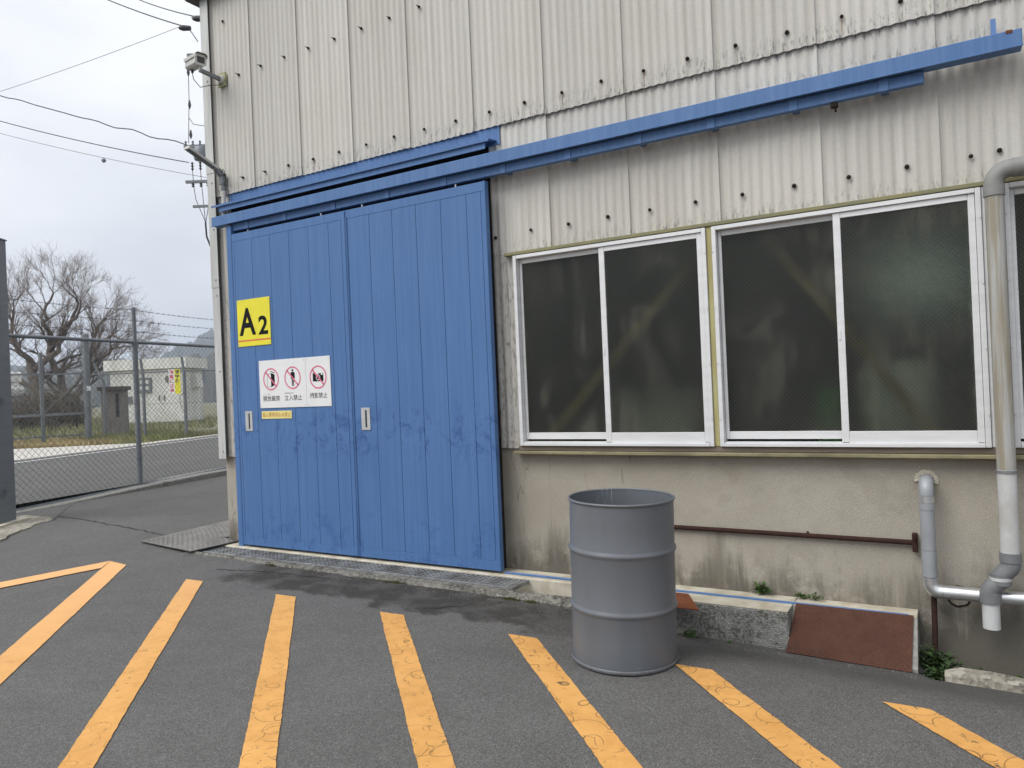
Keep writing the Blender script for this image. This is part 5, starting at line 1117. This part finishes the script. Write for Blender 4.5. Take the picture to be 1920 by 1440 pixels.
tree('right bare tree with a forked trunk and a wide windswept crown', TB, [
    ([b_(0.0, 0, 0), b_(-0.05, 0, 1.5), b_(-0.35, 0, 2.6), b_(-1.0, 0.0, 4.0), b_(-1.3, 0, 5.4), b_(-1.1, 0, 7.2), b_(-1.3, 0, 9.0), b_(-0.9, 0.2, 10.6)], 0.44, 0.08, 2.1),
    ([b_(0.1, 0, 0.4), b_(0.5, 0, 2.0), b_(1.0, 0.1, 3.4), b_(1.3, 0.2, 5.0), b_(1.5, 0.3, 6.6), b_(2.1, 0.4, 8.0)], 0.40, 0.09, 2.0),
    ([b_(1.1, 0.1, 3.8), b_(2.0, 0.3, 4.8), b_(3.2, 0.6, 5.6), b_(4.6, 0.8, 5.7)], 0.20, 0.05, 1.8),
    ([b_(1.3, 0.2, 5.0), b_(2.4, -0.3, 5.9), b_(3.8, -0.5, 6.6), b_(5.0, -0.5, 6.2)], 0.18, 0.05, 1.8),
    ([b_(0.9, 0.1, 3.0), b_(2.1, -0.2, 3.6), b_(3.6, -0.3, 4.2), b_(5.0, 0, 3.9)], 0.17, 0.05, 1.7),
    ([b_(-1.2, 0, 5.6), b_(-0.2, -0.4, 6.9), b_(0.9, -0.6, 8.2), b_(1.3, -0.6, 9.6)], 0.20, 0.06, 1.9),
    ([b_(-1.0, 0, 4.2), b_(0.2, 0.4, 5.1), b_(0.8, 0.6, 5.8)], 0.14, 0.05, 1.5)], 5)
def shrub(label, c, rx, ry, h, nt_, nl, lm='brush'):
    t = thing('shrub', label, 'shrub', c, 'thicket behind the far gate'); tw, lf = MB(), MB(); C = Vector(c)
    for i in range(nt_):
        a = random.uniform(0, 6.283); q = random.random() ** 0.5; b = C + Vector((math.cos(a) * rx * q, math.sin(a) * ry * q, 0)); hh = h * random.uniform(0.5, 1.05) * (1.1 - 0.4 * q)
        tip = b + Vector((random.gauss(0, 0.45) + 0.2, random.gauss(0, 0.45), hh)); md = b.lerp(tip, 0.5) + Vector((random.gauss(0, 0.12), random.gauss(0, 0.12), 0.1)); tw.tube([b, md, tip], [0.016, 0.011, 0.005], 3, cap=False)
        for k in range(3):
            f = random.uniform(0.3, 0.9); p = b.lerp(tip, f); tw.tube([p, p + Vector((random.gauss(0, 0.35), random.gauss(0, 0.35), random.uniform(0.1, 0.6)))], [0.008, 0.004], 3, cap=False)
    for i in range(nl):
        a = random.uniform(0, 6.283); q = random.random() ** 0.5; p = C + Vector((math.cos(a) * rx * q, math.sin(a) * ry * q, h * random.random() ** 0.8 * (1.0 - 0.45 * q))); s_ = random.uniform(0.05, 0.11)
        d1 = Vector((random.gauss(0, 1), random.gauss(0, 1), random.gauss(0, 1))).normalized() * s_; d2 = d1.cross(Vector((random.gauss(0, 1), random.gauss(0, 1), random.gauss(0, 1)))).normalized() * s_ * 0.6
        lf.add([p - d1, p + d2, p + d1, p - d2], [(0, 1, 2, 3)])
    stuff(tw.build('stems', 'brush', t)); stuff(lf.build('leaves', lm, t))
for i, (u, w, rx, h, lm, lab) in enumerate(((-3.9, -3, 1.6, 2.7, 'evergreen', 'dark thicket behind the white column at the far left'), (-1.2, -3.4, 1.6, 2.9, 'brush', 'brown brushwood at the foot of the left bare tree'), (1.0, -3.8, 1.5, 3.0, 'brush', 'tangled brown brushwood under the forked tree'), (2.6, -4.4, 1.2, 2.6, 'evergreen', 'dull green shrub just behind the main far gate post'), (4.1, -4.6, 1.1, 2.7, 'evergreen', 'dark evergreen shrub left of the gate pillar'), (0.2, -5.2, 1.3, 1.7, 'evergreen', 'low green undergrowth right behind the far gate'), (-2.4, -5.0, 1.2, 1.6, 'evergreen', 'low evergreen scrub left behind the far gate'))):
    c = at((-42.6, 20.4), u, w, 0.1); shrub(lab, c, rx, rx, h, 230, 750, lm)
def tufts(name, mat, quad, cnt, h, label):
    a, b, c, d = [Vector((*q, 0)) for q in quad]; m = MB()
    for i in range(cnt):
        u, v = random.random(), random.random(); p = (a.lerp(b, u)).lerp(d.lerp(c, u), v); p.z = 0.13; hh = h * random.uniform(0.4, 1.2); x = Vector((random.gauss(0, 1), random.gauss(0, 1), 0)).normalized() * 0.012 * (1 + h * 3)
        m.add([p - x, p + x, p + Vector((random.gauss(0, hh * 0.35), random.gauss(0, hh * 0.35), hh))], [(0, 1, 2)])
    o = stuff(m.build(name, mat)); tag(o, label, 'grass')
tufts('verge_grass', 'grass', (edge_pt(6.4, 1.6), edge_pt(10, 1.35), edge_pt(16, 8.5), edge_pt(9.0, 6.5)), 15000, 0.22, 'green and straw-coloured grass on the verge below the white hut')
tufts('roadside_grass', 'grass', (edge_pt(6.0, 1.25), edge_pt(30, 1.2), edge_pt(30, 2.4), edge_pt(6.0, 2.4)), 6000, 0.2, 'narrow grass strip along the far road edge')
tufts('dry_grass', 'drygrass', (edge_pt(5.3, 4.4), edge_pt(7.0, 2.6), edge_pt(10.5, 8.0), edge_pt(5.3, 11)), 15000, 0.15, 'pale dry grass behind the far gate')
tufts('field_grass', 'grass', (edge_pt(9, 7), edge_pt(26, 4), edge_pt(60, 60), edge_pt(14, 60)), 12000, 0.45, 'rough grass field right of the white hut')
# low hedge in the distance beside the hut
for k in range(7):
    c = (-62 + 4.0 * k, 58 - 1.6 * k + random.uniform(-1, 1), 0.1); shrub(('first', 'second', 'third', 'fourth', 'fifth', 'sixth', 'seventh')[k] + ' bush from the left in the distant hedge beyond the hut', c, 2.4, 2.0, 3.0 + random.uniform(0, 1), 60, 500, 'evergreen' if k % 2 else 'brush')

# ------------------------------------------------------------------ utility pole, wires
PB = Vector((-16.18, 12.25, 0.1))
t = thing('utility_pole', 'utility pole mostly hidden by the building corner, its crossarms showing at the left', 'utility pole', PB)
m = MB(); m.tube([PB, PB + Vector((0, 0, 15.6))], [0.17, 0.11], 14); m.build('pole', 'pole', t, True)
cr = Vector((0.86, 0.51, 0))
def arm(z, l, r_, th, mat='galv2'):
    m = MB(); m.bar(PB - cr * l + Vector((0, 0, z - 0.1)), PB + cr * r_ + Vector((0, 0, z - 0.1)), th, th); return m.build('crossarm', mat, t)
arm(10.37, 1.06, 0.9, 0.10); arm(9.13, 1.05, 0.8, 0.09); arm(8.26, 0.83, 0.5, 0.08); arm(13.58, 0.82, 0.4, 0.09); arm(14.9, 0.6, 0.6, 0.09)
def ins(p, d, n_=4, r_=0.055, l=0.3):
    prof = []
    for i in range(n_): prof += [(r_ * 0.45, l * i / n_), (r_, l * (i + 0.35) / n_), (r_ * 0.5, l * (i + 0.8) / n_)]
    m = MB(); m.lathe([(0.0, 0.0)] + prof + [(0.0, l)], p, 10, d); m.build('insulator', 'porcelain', t, True)
for k, u in enumerate((-0.80, -0.52, -0.28)):
    ins(PB - cr * (-u) + Vector((0, 0, 9.72)), Vector((0.01, 0.0, -1)), 3, 0.05, 0.3)
    ins(PB + cr * u + Vector((0, 0, 8.97)), Vector((0.01, 0, -1)), 2, 0.06, 0.14)
    m = MB(); top = PB + cr * u + Vector((0, 0, 9.45)); m.tube([top, PB + cr * (u + 0.02) + Vector((0, 0, 8.85)), PB + cr * (u * 0.9) + Vector((0, 0, 8.4)), PB + cr * (-0.42) + Vector((0, 0, 7.6 - 0.05 * k))], 0.012, 5); m.build('drop_lead', 'cable', t)
m = MB(); m.tube([PB + cr * -0.42 + Vector((0, 0, 7.6)), PB + cr * -0.40 + Vector((0, 0, 7.1)), PB + cr * -0.2 + Vector((0, 0, 6.5)), PB + cr * 0.1 + Vector((0, 0, 6.0))], 0.03, 8); m.build('service_cable', 'cable', t, True)
m = MB(); tc_ = PB - cr * 0.48 + Vector((0, 0, 9.78)); m.lathe([(0.0, 0.0), (0.22, 0.0), (0.24, 0.05), (0.24, 0.38), (0.20, 0.44), (0.0, 0.46)], tc_, 18); m.build('switch_box', 'galv', t, True)
for u in (-1.0, -0.75, -0.5): ins(PB + cr * u + Vector((0, 0, 10.32)), Vector((0, 0.01, 1)), 2, 0.045, 0.16)
# vertical dropper from the upper arm with insulator sleeves
m = MB(); m.tube([PB - cr * 0.80 + Vector((0, 0, 13.45)), PB - cr * 0.82 + Vector((0, 0, 12.0)), PB - cr * 0.90 + Vector((0, 0, 10.4))], 0.012, 5); m.build('dropper', 'cable', t)
for z in (12.75, 13.05, 11.6, 10.55): m = MB(); m.tube([PB - cr * 0.81 + Vector((0, 0, z)), PB - cr * 0.81 + Vector((0, 0, z + 0.12)), PB - cr * 0.81 + Vector((0, 0, z + 0.3))], [0.02, 0.055, 0.025], 8); m.build('sleeve', 'porcelain', t, True)
m = MB(); m.tube([PB - cr * 0.86 + Vector((0, 0, 11.3)), PB - cr * 0.7 + Vector((0, 0, 11.05)), PB - cr * 0.2 + Vector((0, 0, 10.95))], 0.012, 5); m.build('jumper', 'cable', t)
for (u, z) in ((-0.95, 14.45), (-0.45, 14.75)):
    p = PB + cr * u + Vector((0, 0, z)); m = MB(); m.tube([p - cr * 0.12, p + cr * 0.02, p + cr * 0.28 + Vector((0, 0, -0.02))], [0.05, 0.10, 0.08], 10); m.build('clamp_cover', 'cable', t, True)
    m = MB(); m.tube([p + cr * 0.2, p + cr * 0.35 + Vector((0, 0, -0.22)), p + cr * 0.52 + Vector((0, 0, -0.5))], 0.02, 6); m.build('strain_link', 'galv', t, True)
def wire(label, pts, r, mat, wave=0.0, cat='wire'):
    P = [Vector(p) for p in pts]; S_ = []
    for a, b in zip(P, P[1:]):
        for k in range(30):
            f = k / 30; S_.append(a.lerp(b, f) + Vector((0, 0, wave * math.sin(f * 40) * 0.5 * (1 + math.sin(f * 9)) - 0.25 * f * (1 - f) * (4 if wave == 0 else 1.5) * 0.6)))
    S_.append(P[-1]); m = MB(); m.tube(S_, r, 5, cap=False); o = m.build('overhead_wire', mat, None); tag(o, label, cat, 'overhead wires')
def ext(p, q, k): p, q = Vector(p), Vector(q); return q + (q - p) * k
wire('thick upper wire running to the lower black clamp', [(-17.0, 11.74, 14.62), ext((-17.0, 11.74, 14.62), (-22.697, 13.003, 17.797), 1.2)], 0.022, 'cable')
wire('topmost wire running to the upper black clamp', [(-16.6, 11.98, 14.93), ext((-16.6, 11.98, 14.93), (-21.584, 13.663, 17.742), 1.2)], 0.02, 'cable')
wire('thin straight wire falling left from the lower clamp', [(-17.05, 11.72, 14.60), ext((-17.05, 11.72, 14.60), (-26.918, 10.52, 14.44), 0.6)], 0.009, 'thinwire')
wire('wavy twisted cable reaching the upper crossarm', [(-17.05, 11.72, 10.45), ext((-17.05, 11.72, 10.45), (-26.922, 10.518, 14.2), 0.3)], 0.02, 'cable', 0.06)
wire('taut black wire below the wavy cable', [(-16.98, 11.78, 9.82), ext((-16.98, 11.78, 9.82), (-26.966, 10.498, 13.21), 0.3)], 0.017, 'cable')
wire('lowest thin wire carrying a small round marker', [(-16.45, 12.08, 9.26), ext((-16.45, 12.08, 9.26), (-26.985, 10.489, 12.714), 0.3)], 0.009, 'thinwire')
m = MB(); m.lathe([(0.0, -0.09), (0.06, -0.06), (0.085, 0), (0.06, 0.06), (0.0, 0.09)], (-21.35, 11.36, 10.63), 12, (0.94, 0.1, -0.3)); o = m.build('wire_marker', 'galv', None, True); tag(o, 'small round marker on the lowest thin wire', 'marker')

# ------------------------------------------------------------------ hills
def ridge(name, prof, dist, depth, zb_):
    """ridge line laid along an arc about the yard; crest heights by bearing"""
    m = MB(); k = 160; vs = []; rows = 7
    for i in range(k + 1):
        f = i / k * (len(prof) - 1); j = min(int(f), len(prof) - 2); (b0, h0), (b1, h1) = prof[j], prof[j + 1]; s_ = sstep(0, 1, f - j)
        bear = math.radians(b0 + (b1 - b0) * (f - j)); h = h0 + (h1 - h0) * s_ + random.uniform(-1, 1) * 0.9 + 2.0 * math.sin(i * 0.9) 
        for r_ in range(rows):
            q = r_ / (rows - 1); rr = dist + depth * q; z = zb_ + h * math.sin(q * math.pi / 2) ** 0.9 + (random.uniform(-1.5, 1.5) if 0 < r_ < rows - 1 else 0)
            vs.append((math.sin(bear) * rr, math.cos(bear) * rr, z))
        vs.append((math.sin(bear) * (dist + depth * 2), math.cos(bear) * (dist + depth * 2), zb_))
    w_ = rows + 1
    m.add(vs, [(i * w_ + r_, (i + 1) * w_ + r_, (i + 1) * w_ + r_ + 1, i * w_ + r_ + 1) for i in range(k) for r_ in range(rows)]); return struct(m.build(name, 'hill', None, True))
ridge('far_hill', [(-85, 60), (-66, 58), (-62, 62), (-59, 66), (-56.5, 64), (-54.5, 84), (-52.6, 106), (-50, 122), (-46, 110), (-40, 100)], 950, 250, 0)
ridge('near_hill', [(-85, 20), (-66, 24), (-60, 22), (-57, 26), (-54, 31), (-50, 34), (-45, 30), (-40, 28)], 420, 120, 0)

# ------------------------------------------------------------------ air
hz = N('haze_air'); tv = hz.t; vol = hz.new('ShaderNodeVolumePrincipled'); vol.inputs['Color'].default_value = (0.74, 0.84, 1.0, 1); vol.inputs['Density'].default_value = 0.0007; vol.inputs['Anisotropy'].default_value = 0.2
for l in list(tv.links):
    if l.to_node.type == 'OUTPUT_MATERIAL': tv.links.remove(l)
tv.links.new(vol.outputs[0], tv.nodes['Material Output'].inputs['Volume']); tv.nodes.remove(hz.b); MT['haze'] = hz.m
m = MB(); m.box(-1700, 1600, -1600, 1700, -1.6, 170); o = m.build('haze', 'haze', None); stuff(o); o.display_type = 'WIRE'
